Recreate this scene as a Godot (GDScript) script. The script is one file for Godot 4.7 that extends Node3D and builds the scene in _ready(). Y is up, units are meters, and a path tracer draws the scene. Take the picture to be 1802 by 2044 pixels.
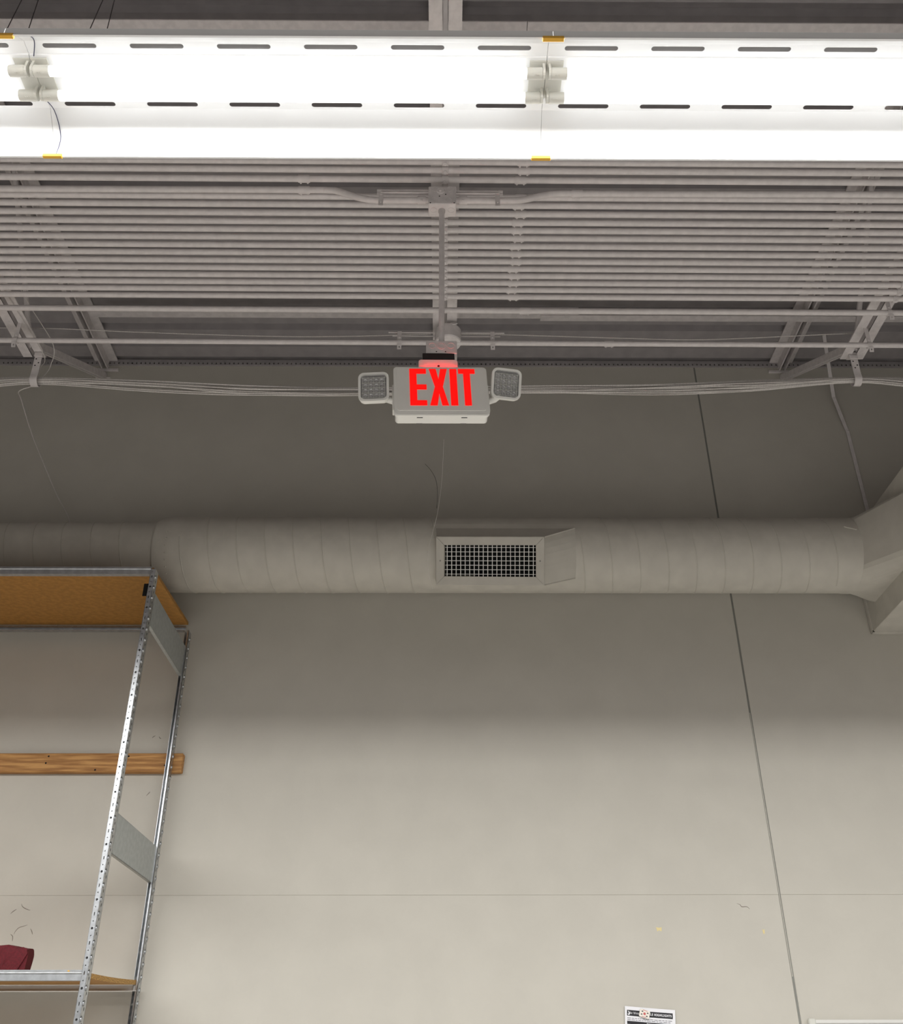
extends Node3D
# Distances: x to the right, y up (floor at 0), the lit back wall stands at z = -4.75; the eye is at (0, 1.6, 0).

const WALL := 4.75
const DECK := 5.49
const EYE := Vector3(0, 1.6, 0)
var M := {}
var taken := {}

# ---------------------------------------------------------------- mesh building
class Shape:
	var v := PackedVector3Array()
	var n := PackedVector3Array()
	var uv := PackedVector2Array()

	func corner(p: Vector3, q: Vector3, t: Vector2) -> void:
		v.append(p); n.append(q); uv.append(t)

	func tri_n(a: Vector3, b: Vector3, c: Vector3, na: Vector3, nb: Vector3, nc: Vector3, ta := Vector2.ZERO, tb := Vector2.ZERO, tc := Vector2.ZERO) -> void:
		if (b - a).cross(c - a).dot(na + nb + nc) > 0.0:
			corner(a, na, ta); corner(c, nc, tc); corner(b, nb, tb)
		else:
			corner(a, na, ta); corner(b, nb, tb); corner(c, nc, tc)

	func tri(a: Vector3, b: Vector3, c: Vector3, hint: Vector3) -> void:
		var q := (b - a).cross(c - a)
		if q.length_squared() < 1e-20:
			return
		q = q.normalized()
		if q.dot(hint) < 0.0:
			q = -q
		tri_n(a, b, c, q, q, q)

	func quad(a: Vector3, b: Vector3, c: Vector3, d: Vector3, hint: Vector3) -> void:
		var q := (c - a).cross(d - b)
		if q.length_squared() < 1e-20:
			return
		q = q.normalized()
		if q.dot(hint) < 0.0:
			q = -q
		tri_n(a, b, c, q, q, q, Vector2(0, 0), Vector2(1, 0), Vector2(1, 1))
		tri_n(a, c, d, q, q, q, Vector2(0, 0), Vector2(1, 1), Vector2(0, 1))

	func quad_n(a: Vector3, b: Vector3, c: Vector3, d: Vector3, na: Vector3, nb: Vector3, nc: Vector3, nd: Vector3) -> void:
		tri_n(a, b, c, na, nb, nc)
		tri_n(a, c, d, na, nc, nd)

	# a box with chamfered edges
	func box(at: Transform3D, size: Vector3, bevel := 0.0) -> void:
		var h := size * 0.5
		var b := minf(bevel, minf(h.x, minf(h.y, h.z)) * 0.9)
		for axis in 3:
			for side in [-1.0, 1.0]:
				var u := (axis + 1) % 3
				var w := (axis + 2) % 3
				var p := []
				for k in [[-1, -1], [1, -1], [1, 1], [-1, 1]]:
					var q := Vector3.ZERO
					q[axis] = side * h[axis]
					q[u] = k[0] * (h[u] - b)
					q[w] = k[1] * (h[w] - b)
					p.append(at * q)
				var out := Vector3.ZERO
				out[axis] = side
				quad(p[0], p[1], p[2], p[3], at.basis * out)
		if b <= 0.0:
			return
		for axis in 3:
			var u := (axis + 1) % 3
			var w := (axis + 2) % 3
			for su in [-1.0, 1.0]:
				for sw in [-1.0, 1.0]:
					var p := []
					for k in [[-1, 0], [1, 0], [1, 1], [-1, 1]]:
						var q := Vector3.ZERO
						q[axis] = k[0] * (h[axis] - b)
						q[u] = su * (h[u] - (b if k[1] == 1 else 0.0))
						q[w] = sw * (h[w] - (0.0 if k[1] == 1 else b))
						p.append(at * q)
					var out := Vector3.ZERO
					out[u] = su
					out[w] = sw
					quad(p[0], p[1], p[2], p[3], at.basis * out)
		for sx in [-1.0, 1.0]:
			for sy in [-1.0, 1.0]:
				for sz in [-1.0, 1.0]:
					var s := Vector3(sx, sy, sz)
					var p := []
					for axis in 3:
						var q := s * (h - Vector3(b, b, b))
						q[axis] = s[axis] * h[axis]
						p.append(at * q)
					tri(p[0], p[1], p[2], at.basis * s)

	func slab(lo: Vector3, hi: Vector3, bevel := 0.0) -> void:
		box(Transform3D(Basis(), (lo + hi) * 0.5), (hi - lo).abs(), bevel)

	# a bar of rectangular section from a to b; side is the direction of its width
	func bar(a: Vector3, b: Vector3, side: Vector3, width: float, thick: float, bevel := 0.0) -> void:
		var z := (b - a).normalized()
		var x := (side - z * side.dot(z)).normalized()
		var y := z.cross(x)
		box(Transform3D(Basis(x, y, z), (a + b) * 0.5), Vector3(width, thick, (b - a).length()), bevel)

	# a tube along a path with the radii given (one or one for each point)
	func tube(path: Array, radius: float, sides := 12, caps := true, radii := []) -> void:
		var count := path.size()
		var x := Vector3.ZERO
		var rings := []
		for i in count:
			var along: Vector3 = (path[mini(i + 1, count - 1)] - path[maxi(i - 1, 0)]).normalized()
			if i == 0:
				x = along.cross(Vector3.UP if absf(along.y) < 0.9 else Vector3.RIGHT).normalized()
			x = (x - along * x.dot(along)).normalized()
			var y := along.cross(x)
			var ring := []
			for k in sides:
				var a := TAU * k / sides
				ring.append(x * cos(a) + y * sin(a))
			rings.append(ring)
		for i in count - 1:
			var r0: float = radii[i] if radii else radius
			var r1: float = radii[i + 1] if radii else radius
			for k in sides:
				var j := (k + 1) % sides
				var p: Vector3 = path[i]
				var q: Vector3 = path[i + 1]
				quad_n(p + rings[i][k] * r0, p + rings[i][j] * r0, q + rings[i + 1][j] * r1, q + rings[i + 1][k] * r1, rings[i][k], rings[i][j], rings[i + 1][j], rings[i + 1][k])
		if caps:
			for e in [0, count - 1]:
				var out: Vector3 = path[0] - path[1] if e == 0 else path[count - 1] - path[count - 2]
				var r: float = radii[e] if radii else radius
				for k in range(1, sides - 1):
					tri(path[e] + rings[e][0] * r, path[e] + rings[e][k] * r, path[e] + rings[e][k + 1] * r, out)

	# profile of Vector2(radius, height) turned about the y axis of the frame
	func lathe(at: Transform3D, profile: Array, sides := 16) -> void:
		for i in profile.size() - 1:
			var p: Vector2 = profile[i]
			var q: Vector2 = profile[i + 1]
			var d := q - p
			var slope := Vector2(d.y, -d.x).normalized()
			if slope == Vector2.ZERO:
				continue
			for k in sides:
				var a := TAU * k / sides
				var b := TAU * (k + 1) / sides
				var ra := Vector3(cos(a), 0, sin(a))
				var rb := Vector3(cos(b), 0, sin(b))
				var na := (at.basis * (ra * slope.x + Vector3.UP * slope.y)).normalized()
				var nb := (at.basis * (rb * slope.x + Vector3.UP * slope.y)).normalized()
				quad_n(at * (ra * p.x + Vector3.UP * p.y), at * (rb * p.x + Vector3.UP * p.y), at * (rb * q.x + Vector3.UP * q.y), at * (ra * q.x + Vector3.UP * q.y), na, nb, nb, na)

	# a flat outline in the x-y plane of the frame, thickened from z = 0 to z = depth
	func extrude(at: Transform3D, outline: PackedVector2Array, depth: float) -> void:
		var index := Geometry2D.triangulate_polygon(outline)
		var up := at.basis.z.normalized() * signf(depth)
		for k in range(0, index.size(), 3):
			var p := []
			for j in 3:
				var o := outline[index[k + j]]
				p.append(Vector3(o.x, o.y, 0))
			var lift := Vector3(0, 0, depth)
			tri(at * p[0], at * p[1], at * p[2], -up)
			tri(at * (p[0] + lift), at * (p[1] + lift), at * (p[2] + lift), up)
		var ccw := not Geometry2D.is_polygon_clockwise(outline)
		for k in outline.size():
			var a := outline[k]
			var b := outline[(k + 1) % outline.size()]
			var out := Vector3(b.y - a.y, a.x - b.x, 0) * (1.0 if ccw else -1.0)
			quad(at * Vector3(a.x, a.y, 0), at * Vector3(b.x, b.y, 0), at * Vector3(b.x, b.y, depth), at * Vector3(a.x, a.y, depth), at.basis * out)

	# a rectangle of sheet with one star-shaped hole through it, from z = 0 to z = -thick
	func pierced(at: Transform3D, lo: Vector2, hi: Vector2, hole: PackedVector2Array, thick: float) -> void:
		var mid := Vector2.ZERO
		for p in hole:
			mid += p / hole.size()
		var ring := []
		for p in hole:
			var d := (p - mid)
			var t := INF
			if absf(d.x) > 1e-9:
				t = minf(t, ((hi.x if d.x > 0 else lo.x) - mid.x) / d.x)
			if absf(d.y) > 1e-9:
				t = minf(t, ((hi.y if d.y > 0 else lo.y) - mid.y) / d.y)
			ring.append([p, mid + d * t])
		for c in [lo, Vector2(hi.x, lo.y), hi, Vector2(lo.x, hi.y)]:
			var best := 0
			for k in ring.size():
				if (ring[k][0] - mid).normalized().dot((c - mid).normalized()) > (ring[best][0] - mid).normalized().dot((c - mid).normalized()):
					best = k
			ring[best][1] = c
		var up := at.basis.z
		for k in ring.size():
			var a: Array = ring[k]
			var b: Array = ring[(k + 1) % ring.size()]
			for z in [0.0, -thick]:
				var p := [a[0], b[0], b[1], a[1]]
				var q := []
				for o in p:
					q.append(at * Vector3(o.x, o.y, z))
				quad(q[0], q[1], q[2], q[3], up if z == 0.0 else -up)
			var e: Vector2 = mid - (a[0] + b[0]) * 0.5
			quad(at * Vector3(a[0].x, a[0].y, 0), at * Vector3(b[0].x, b[0].y, 0), at * Vector3(b[0].x, b[0].y, -thick), at * Vector3(a[0].x, a[0].y, -thick), at.basis * Vector3(e.x, e.y, 0))

	func mesh() -> ArrayMesh:
		var a := []
		a.resize(Mesh.ARRAY_MAX)
		a[Mesh.ARRAY_VERTEX] = v
		a[Mesh.ARRAY_NORMAL] = n
		a[Mesh.ARRAY_TEX_UV] = uv
		var m := ArrayMesh.new()
		m.add_surface_from_arrays(Mesh.PRIMITIVE_TRIANGLES, a)
		return m


func at(x: float, y: float, d: float) -> Vector3:
	return Vector3(x, y, -d)

func numbered(called: String) -> String:
	if not taken.has(called):
		taken[called] = 0
		return called
	taken[called] += 1
	return "%s_%03d" % [called, taken[called]]

func tag(o: Node, label: String, category: String, group := "", kind := "") -> void:
	o.set_meta("label", label)
	if category: o.set_meta("category", category)
	if group: o.set_meta("group", group)
	if kind: o.set_meta("kind", kind)

func thing(called: String, label: String, category: String, where := Vector3.ZERO, group := "") -> Node3D:
	var o := Node3D.new()
	o.name = numbered(called)
	add_child(o)
	o.position = where
	tag(o, label, category, group)
	return o

# commits a shape as one mesh; world coordinates are brought into the parent's frame
func put(s: Shape, called: String, m: Material, parent: Node3D = self, local := false) -> MeshInstance3D:
	var o := MeshInstance3D.new()
	o.name = numbered(called) if parent == self else called
	if parent != self and not local:
		var back := parent.global_transform.affine_inverse()
		var turn := back.basis
		for k in s.v.size():
			s.v[k] = back * s.v[k]
			s.n[k] = (turn * s.n[k]).normalized()
	o.mesh = s.mesh()
	o.material_override = m
	o.cast_shadow = GeometryInstance3D.SHADOW_CASTING_SETTING_ON
	parent.add_child(o, true)
	return o

func single(s: Shape, called: String, m: Material, label: String, category: String, group := "") -> MeshInstance3D:
	var o := put(s, called, m)
	tag(o, label, category, group)
	return o

func structure(s: Shape, called: String, m: Material, label: String) -> MeshInstance3D:
	var o := put(s, called, m)
	o.set_meta("kind", "structure")
	o.set_meta("label", label)
	return o

func smooth(points: Array, steps := 6) -> Array:
	var out := []
	for i in points.size() - 1:
		var p0: Vector3 = points[maxi(i - 1, 0)]
		var p1: Vector3 = points[i]
		var p2: Vector3 = points[i + 1]
		var p3: Vector3 = points[mini(i + 2, points.size() - 1)]
		for k in steps:
			out.append(p1.cubic_interpolate(p2, p0, p3, float(k) / steps))
	out.append(points[-1])
	return out

func rounded(w: float, h: float, r: float, steps := 5) -> PackedVector2Array:
	var out := PackedVector2Array()
	for k in 4:
		var c := Vector2([1, -1, -1, 1][k] * (w * 0.5 - r), [1, 1, -1, -1][k] * (h * 0.5 - r))
		for j in steps + 1:
			var a := (k + float(j) / steps) * PI / 2
			out.append(c + Vector2(cos(a), sin(a)) * r)
	return out

func circle(r: float, sides := 8, mid := Vector2.ZERO) -> PackedVector2Array:
	var out := PackedVector2Array()
	for k in sides:
		out.append(mid + Vector2(cos(TAU * k / sides), sin(TAU * k / sides)) * r)
	return out

# a frame at p whose z axis is the given direction
func facing(p: Vector3, z: Vector3, up := Vector3.UP) -> Transform3D:
	z = z.normalized()
	var x := up.cross(z).normalized()
	return Transform3D(Basis(x, z.cross(x), z), p)

# a frame at p whose y axis is the given direction
func upright(p: Vector3, y: Vector3) -> Transform3D:
	y = y.normalized()
	var x := y.cross(Vector3.RIGHT if absf(y.x) < 0.9 else Vector3.BACK).normalized()
	return Transform3D(Basis(x, y, x.cross(y)), p)

# ---------------------------------------------------------------- materials
func noise_map(seed_: int, frequency: float, dark: Color, light: Color, stretch := 1, octaves := 4) -> NoiseTexture2D:
	var f := FastNoiseLite.new()
	f.seed = seed_
	f.frequency = frequency
	f.fractal_octaves = octaves
	var g := Gradient.new()
	g.set_color(0, dark)
	g.set_color(1, light)
	g.set_offset(0, 0.25)
	g.set_offset(1, 0.75)
	var t := NoiseTexture2D.new()
	t.width = 512
	t.height = 512 / stretch
	t.seamless = true
	t.noise = f
	t.color_ramp = g
	return t

func plain(color: Color, rough := 0.6, metal := 0.0) -> StandardMaterial3D:
	var m := StandardMaterial3D.new()
	m.albedo_color = color
	m.roughness = rough
	m.metallic = metal
	return m

func mottled(color: Color, spread: float, seed_: int, scale: float, rough := 0.6, metal := 0.0) -> StandardMaterial3D:
	var m := plain(color, rough, metal)
	m.albedo_texture = noise_map(seed_, 0.02, Color(1 - spread, 1 - spread, 1 - spread), Color.WHITE)
	m.uv1_triplanar = true
	m.uv1_world_triplanar = true
	m.uv1_scale = Vector3(scale, scale, scale)
	return m

func make_materials() -> void:
	M.wall = mottled(Color8(197, 193, 183), 0.014, 3, 0.35, 0.8)
	M.steel = mottled(Color8(226, 220, 219), 0.05, 4, 2.0, 0.6)      # ceiling paint, sprayed on everything up there
	M.deck = mottled(Color8(170, 165, 166), 0.05, 6, 0.8, 0.65)
	M.duct = mottled(Color8(198, 194, 184), 0.04, 8, 0.8, 0.65)
	M.far_wall = plain(Color8(84, 81, 77), 0.8)
	M.floor = mottled(Color8(190, 187, 183), 0.10, 9, 0.5, 0.55)
	M.sealant = plain(Color8(132, 132, 126), 0.8)
	M.reflector = plain(Color8(240, 241, 242), 0.35)
	M.holder = plain(Color8(210, 209, 201), 0.45)
	M.glow = plain(Color8(250, 250, 250), 0.4)
	M.glow.emission_enabled = true
	M.glow.emission = Color8(255, 255, 253)
	M.glow.emission_energy_multiplier = 1.4
	M.clip = plain(Color8(226, 172, 58), 0.5)
	M.cord = plain(Color8(52, 52, 84), 0.6)
	M.wire = plain(Color8(60, 56, 56), 0.5, 0.4)
	M.galvanised = mottled(Color8(200, 203, 206), 0.07, 12, 3.0, 0.30, 0.92)
	M.brace = mottled(Color8(176, 180, 178), 0.05, 13, 3.0, 0.5, 0.25)
	M.white_beam = plain(Color8(214, 212, 208), 0.45)
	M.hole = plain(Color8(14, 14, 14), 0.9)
	M.plastic = plain(Color8(242, 241, 236), 0.4)
	M.red = plain(Color8(235, 8, 4), 0.5)
	M.red.emission_enabled = true
	M.red.emission = Color8(255, 6, 2)
	M.red.emission_energy_multiplier = 0.85
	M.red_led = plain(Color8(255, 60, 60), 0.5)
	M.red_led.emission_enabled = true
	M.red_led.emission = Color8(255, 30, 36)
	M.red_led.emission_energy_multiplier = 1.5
	M.lens = StandardMaterial3D.new()
	M.lens.albedo_color = Color(1, 1, 1, 0.12)
	M.lens.transparency = BaseMaterial3D.TRANSPARENCY_ALPHA
	M.lens.roughness = 0.08
	M.chrome = plain(Color8(190, 190, 190), 0.16, 0.95)
	M.socket_dark = plain(Color8(40, 40, 40), 0.4, 0.3)
	M.board = mottled(Color8(172, 124, 58), 0.10, 15, 3.0, 0.7)
	M.board_edge = mottled(Color8(206, 160, 90), 0.35, 16, 14.0, 0.8)
	M.lumber = plain(Color8(196, 148, 88), 0.65)
	M.lumber.albedo_texture = noise_map(21, 0.012, Color(0.78, 0.72, 0.66), Color.WHITE, 1, 5)
	M.lumber.uv1_triplanar = true
	M.lumber.uv1_world_triplanar = true
	M.lumber.uv1_scale = Vector3(0.6, 9.0, 9.0)
	M.maroon = mottled(Color8(98, 16, 28), 0.15, 22, 9.0, 0.85)
	M.paper = plain(Color8(236, 236, 240), 0.7)
	M.ink = plain(Color8(36, 36, 40), 0.7)
	M.grey_ink = plain(Color8(120, 120, 126), 0.7)
	M.print_red = plain(Color8(196, 96, 96), 0.6)
	M.magnet = plain(Color8(236, 230, 220), 0.4)
	M.scuff = plain(Color8(138, 130, 120), 0.9)
	M.tape = plain(Color8(222, 206, 150), 0.6)
	M.cable = mottled(Color8(222, 217, 213), 0.10, 24, 12.0, 0.6)
	M.white_board = plain(Color8(240, 240, 240), 0.25)
	M.aluminium = plain(Color8(222, 221, 216), 0.35, 0.1)

# ---------------------------------------------------------------- strip lights
# cross-section of a fitting, d measured from the row's middle towards the back wall
const ROW := 1.510
const PLATE_Y := 3.707
const LIP_Y := 3.620
const TUBE_Y := 3.680

func lights_under(o: Node3D, length: float, up: float) -> void:
	for side in [-1.0, 1.0]:
		var a := AreaLight3D.new()
		a.name = "tube_glow"
		a.area_size = Vector2(length - 0.10, 0.045)
		a.light_color = Color(1.0, 0.995, 0.985)
		a.light_energy = LAMP_ENERGY * length / 1.2
		a.area_range = 40.0
		a.area_attenuation = 2.0
		a.shadow_enabled = true
		o.add_child(a, true)
		a.position = Vector3(0, up, side * 0.030)
		a.basis = Basis(Vector3.RIGHT, -PI / 2 + side * deg_to_rad(LAMP_TILT))

const LAMP_ENERGY := 2.35
const LAMP_TILT := 12.0

# a four foot fitting seen from below: origin at the middle of its mouth
func make_fitting(length: float, label: String, group: String, where: Vector3, slots: bool, up := 0.030) -> Node3D:
	var o := thing("strip_light", label, "light", where, group)
	var half := length * 0.5 - 0.0002
	var py := PLATE_Y - LIP_Y
	var flat := py + 0.003
	# middle channel
	var s := Shape.new()
	s.slab(Vector3(-half, py, -0.058), Vector3(half, py + 0.060, 0.058), 0.002)
	put(s, "channel", M.reflector, o, true)
	# wings: a level strip with a row of slots, a slope, then a turned-down lip
	for side in [-1.0, 1.0]:
		s = Shape.new()
		var frame := Transform3D(Basis(Vector3.RIGHT, Vector3(0, 0, 1), Vector3(0, -1, 0)), Vector3(0, flat, side * 0.0785))
		if slots:
			var cells := 6
			var cw := half * 2 / cells
			for k in cells:
				var cx := -half + (k + 0.5) * cw
				var hole := PackedVector2Array()
				var hx := 0.0625
				var hr := 0.0060
				for j in 7:
					var a := -PI / 2 + PI * j / 6
					hole.append(Vector2(cx + hx - hr + cos(a) * hr, sin(a) * hr))
				hole.append(Vector2(cx + 0.02, hr))
				hole.append(Vector2(cx - 0.02, hr))
				for j in 7:
					var a := PI / 2 + PI * j / 6
					hole.append(Vector2(cx - hx + hr + cos(a) * hr, sin(a) * hr))
				hole.append(Vector2(cx - 0.02, -hr))
				hole.append(Vector2(cx + 0.02, -hr))
				s.pierced(frame, Vector2(cx - cw / 2, -0.0125), Vector2(cx + cw / 2, 0.0125), hole, 0.0008)
		else:
			s.box(frame * Transform3D(Basis(), Vector3(0, 0, -0.0004)), Vector3(half * 2, 0.025, 0.0008))
		s.slab(Vector3(-half, flat, side * 0.0662), Vector3(half, flat + 0.0008, side * 0.057))
		var bend := Vector3(0, flat + 0.0004, side * 0.0908)
		var knee := Vector3(0, 0.028, side * 0.162)
		s.box(Transform3D(Basis(Vector3.RIGHT, (knee - bend).normalized(), Vector3.RIGHT.cross((knee - bend).normalized())), (bend + knee) * 0.5), Vector3(half * 2, (knee - bend).length() + 0.0008, 0.0008))
		s.slab(Vector3(-half, 0.0, side * 0.1616), Vector3(half, 0.0285, side * 0.1624))
		s.slab(Vector3(-half, -0.0008, side * 0.1616), Vector3(half, 0.0004, side * 0.1665))
		put(s, "reflector_wing", M.reflector, o, true)
	# tubes, their end caps and the holders
	for tz in [0.033, -0.033]:
		s = Shape.new()
		s.tube([Vector3(-half + 0.046, TUBE_Y - LIP_Y, tz), Vector3(half - 0.046, TUBE_Y - LIP_Y, tz)], 0.0127, 14)
		put(s, "tube", M.glow, o, true)
		if not slots:
			continue
		for e in [-1.0, 1.0]:
			s = Shape.new()
			s.tube([Vector3(e * (half - 0.010), TUBE_Y - LIP_Y, tz), Vector3(e * (half - 0.0115), TUBE_Y - LIP_Y, tz), Vector3(e * (half - 0.044), TUBE_Y - LIP_Y, tz), Vector3(e * (half - 0.047), TUBE_Y - LIP_Y, tz)], 0.0136, 18, true, [0.0125, 0.0138, 0.0138, 0.0131])
			var cap := put(s, "end_cap", M.holder, o, true)
			s = Shape.new()
			for k in 3:
				s.slab(Vector3(e * (half - 0.024) - 0.0045 + k * 0.0045 - 0.0012, TUBE_Y - LIP_Y - 0.0142, tz + 0.004), Vector3(e * (half - 0.024) - 0.0045 + k * 0.0045 + 0.0012, TUBE_Y - LIP_Y - 0.0130, tz + 0.0075))
			put(s, "stamped_mark", M.holder, cap, true)
			s = Shape.new()
			var outline := PackedVector2Array()
			for j in 9:
				var a := -PI + PI * j / 8
				outline.append(Vector2(cos(a) * 0.013, sin(a) * 0.013))
			outline.append_array([Vector2(0.0105, 0.020), Vector2(0.011, py - TUBE_Y + LIP_Y), Vector2(-0.011, py - TUBE_Y + LIP_Y), Vector2(-0.0105, 0.020)])
			s.extrude(Transform3D(Basis(Vector3(0, 0, 1), Vector3(0, 1, 0), Vector3(-1, 0, 0)), Vector3(e * (half - 0.0035), TUBE_Y - LIP_Y, tz)), outline, e * 0.006)
			put(s, "lamp_holder", M.holder, o, true)
	if slots:
		for e in [-1.0, 1.0]:
			s = Shape.new()
			s.slab(Vector3(e * (half - 0.040), py - 0.0032, -0.052), Vector3(e * half, py - 0.0002, 0.050), 0.001)
			put(s, "socket_plate", M.holder, o, true)
		for side in [-1.0, 1.0]:
			s = Shape.new()
			s.slab(Vector3(half - 0.024, -0.004, 0.162 * side - 0.005), Vector3(half + 0.024, 0.005, 0.162 * side + 0.005), 0.001)
			put(s, "joint_clip", M.clip, o, true)
	lights_under(o, length, up)
	return o

# ---------------------------------------------------------------- the scene
func _ready() -> void:
	# camera: turned half a degree to the right, tipped up by thirty, as held by hand
	var cam := Camera3D.new()
	cam.name = "camera"
	add_child(cam)
	cam.position = EYE
	cam.basis = Basis(Vector3.UP, deg_to_rad(-0.5)) * Basis(Vector3.RIGHT, deg_to_rad(30.65)) * Basis(Vector3.BACK, deg_to_rad(-0.155))
	cam.keep_aspect = Camera3D.KEEP_HEIGHT
	cam.fov = rad_to_deg(2.0 * atan(1022.0 / 1970.0))
	cam.near = 0.05
	cam.far = 60.0
	cam.current = true
	var world := WorldEnvironment.new()
	world.name = "world"
	var env := Environment.new()
	env.background_mode = Environment.BG_COLOR
	env.background_color = Color(0, 0, 0)
	env.tonemap_mode = Environment.TONE_MAPPER_LINEAR
	env.tonemap_exposure = 1.0
	env.sdfgi_enabled = true
	env.ssao_enabled = true
	env.ssil_enabled = true
	world.environment = env
	add_child(world)
	make_materials()
	build_lights()
	build_room()
	build_deck_and_joists()
	build_conduits()
	build_boxes()
	build_cables()
	build_duct()
	build_register()
	build_exit_sign()
	build_rack()
	build_small_things()

func build_lights() -> void:
	var row := "strip lights in the continuous row overhead"
	make_fitting(1.2176, "twin-tube strip light between the two visible tube joints, across the photo's top", row, at(-0.368, LIP_Y, ROW), true)
	make_fitting(1.2176, "twin-tube strip light right of the centre tube joint", row, at(0.850, LIP_Y, ROW), true)
	make_fitting(1.2176, "twin-tube strip light whose lit tube ends show at the left border", row, at(-1.586, LIP_Y, ROW), true)
	# the row goes on beyond the frame, and the rest of the hall has the same rows
	var beyond := ["twin-tube strip light carrying on the row just past the right border", "twin-tube strip light at the row's far right end, out of frame", "twin-tube strip light carrying on the row just past the left border", "twin-tube strip light at the row's far left end, out of frame"]
	for k in 4:
		make_fitting(2.434, beyond[k], "strip lights beyond the frame", at([2.68, 5.13, -3.42, -5.86][k], LIP_Y, ROW), false)
	for k in 5:
		make_fitting(2.434, "twin-tube strip light behind the viewer, %s from the left in its row" % ["first", "second", "third", "fourth", "fifth"][k], "strip lights behind the viewer", at(k * 2.45 - 4.9, LIP_Y, -5.0), false, 0.004)
	# dark wire laid over the reflectors at the left joint
	var s := Shape.new()
	s.tube(smooth([at(-0.950, 3.640, 1.352), at(-0.945, 3.668, 1.375), at(-0.948, 3.700, 1.412), at(-0.965, 3.7045, 1.455)], 5), 0.0011, 6)
	single(s, "lamp_wire", M.cord, "thin dark blue wire over the reflector above the left tube joint", "wire", "wires on the strip light")
	s = Shape.new()
	s.tube(smooth([at(-0.985, 3.7045, 1.563), at(-0.966, 3.702, 1.600), at(-0.958, 3.665, 1.648), at(-0.968, 3.624, 1.668)], 5), 0.0011, 6)
	single(s, "lamp_wire", M.cord, "thin dark blue wire curling down the reflector below the left tube joint", "wire", "wires on the strip light")
	var ends := [[-1.0752, -0.9371], [-1.0195, -1.043], [-0.874, -0.727], [-0.8269, -0.8663]]
	var which := ["leftmost dark hanger wire above the strip light, at the photo's corner", "second dark hanger wire from the left above the strip light", "third dark hanger wire from the left above the strip light", "rightmost of four dark hanger wires above the strip light"]
	for k in 4:
		s = Shape.new()
		s.tube([at(ends[k][0], 3.770, 1.480 + 0.006 * (k % 2)), at(ends[k][1], 5.488, 1.480 + 0.006 * (k % 2))], 0.0011, 6)
		single(s, "hanger_wire", M.wire, which[k], "wire", "hanger wires of the strip lights")

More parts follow.
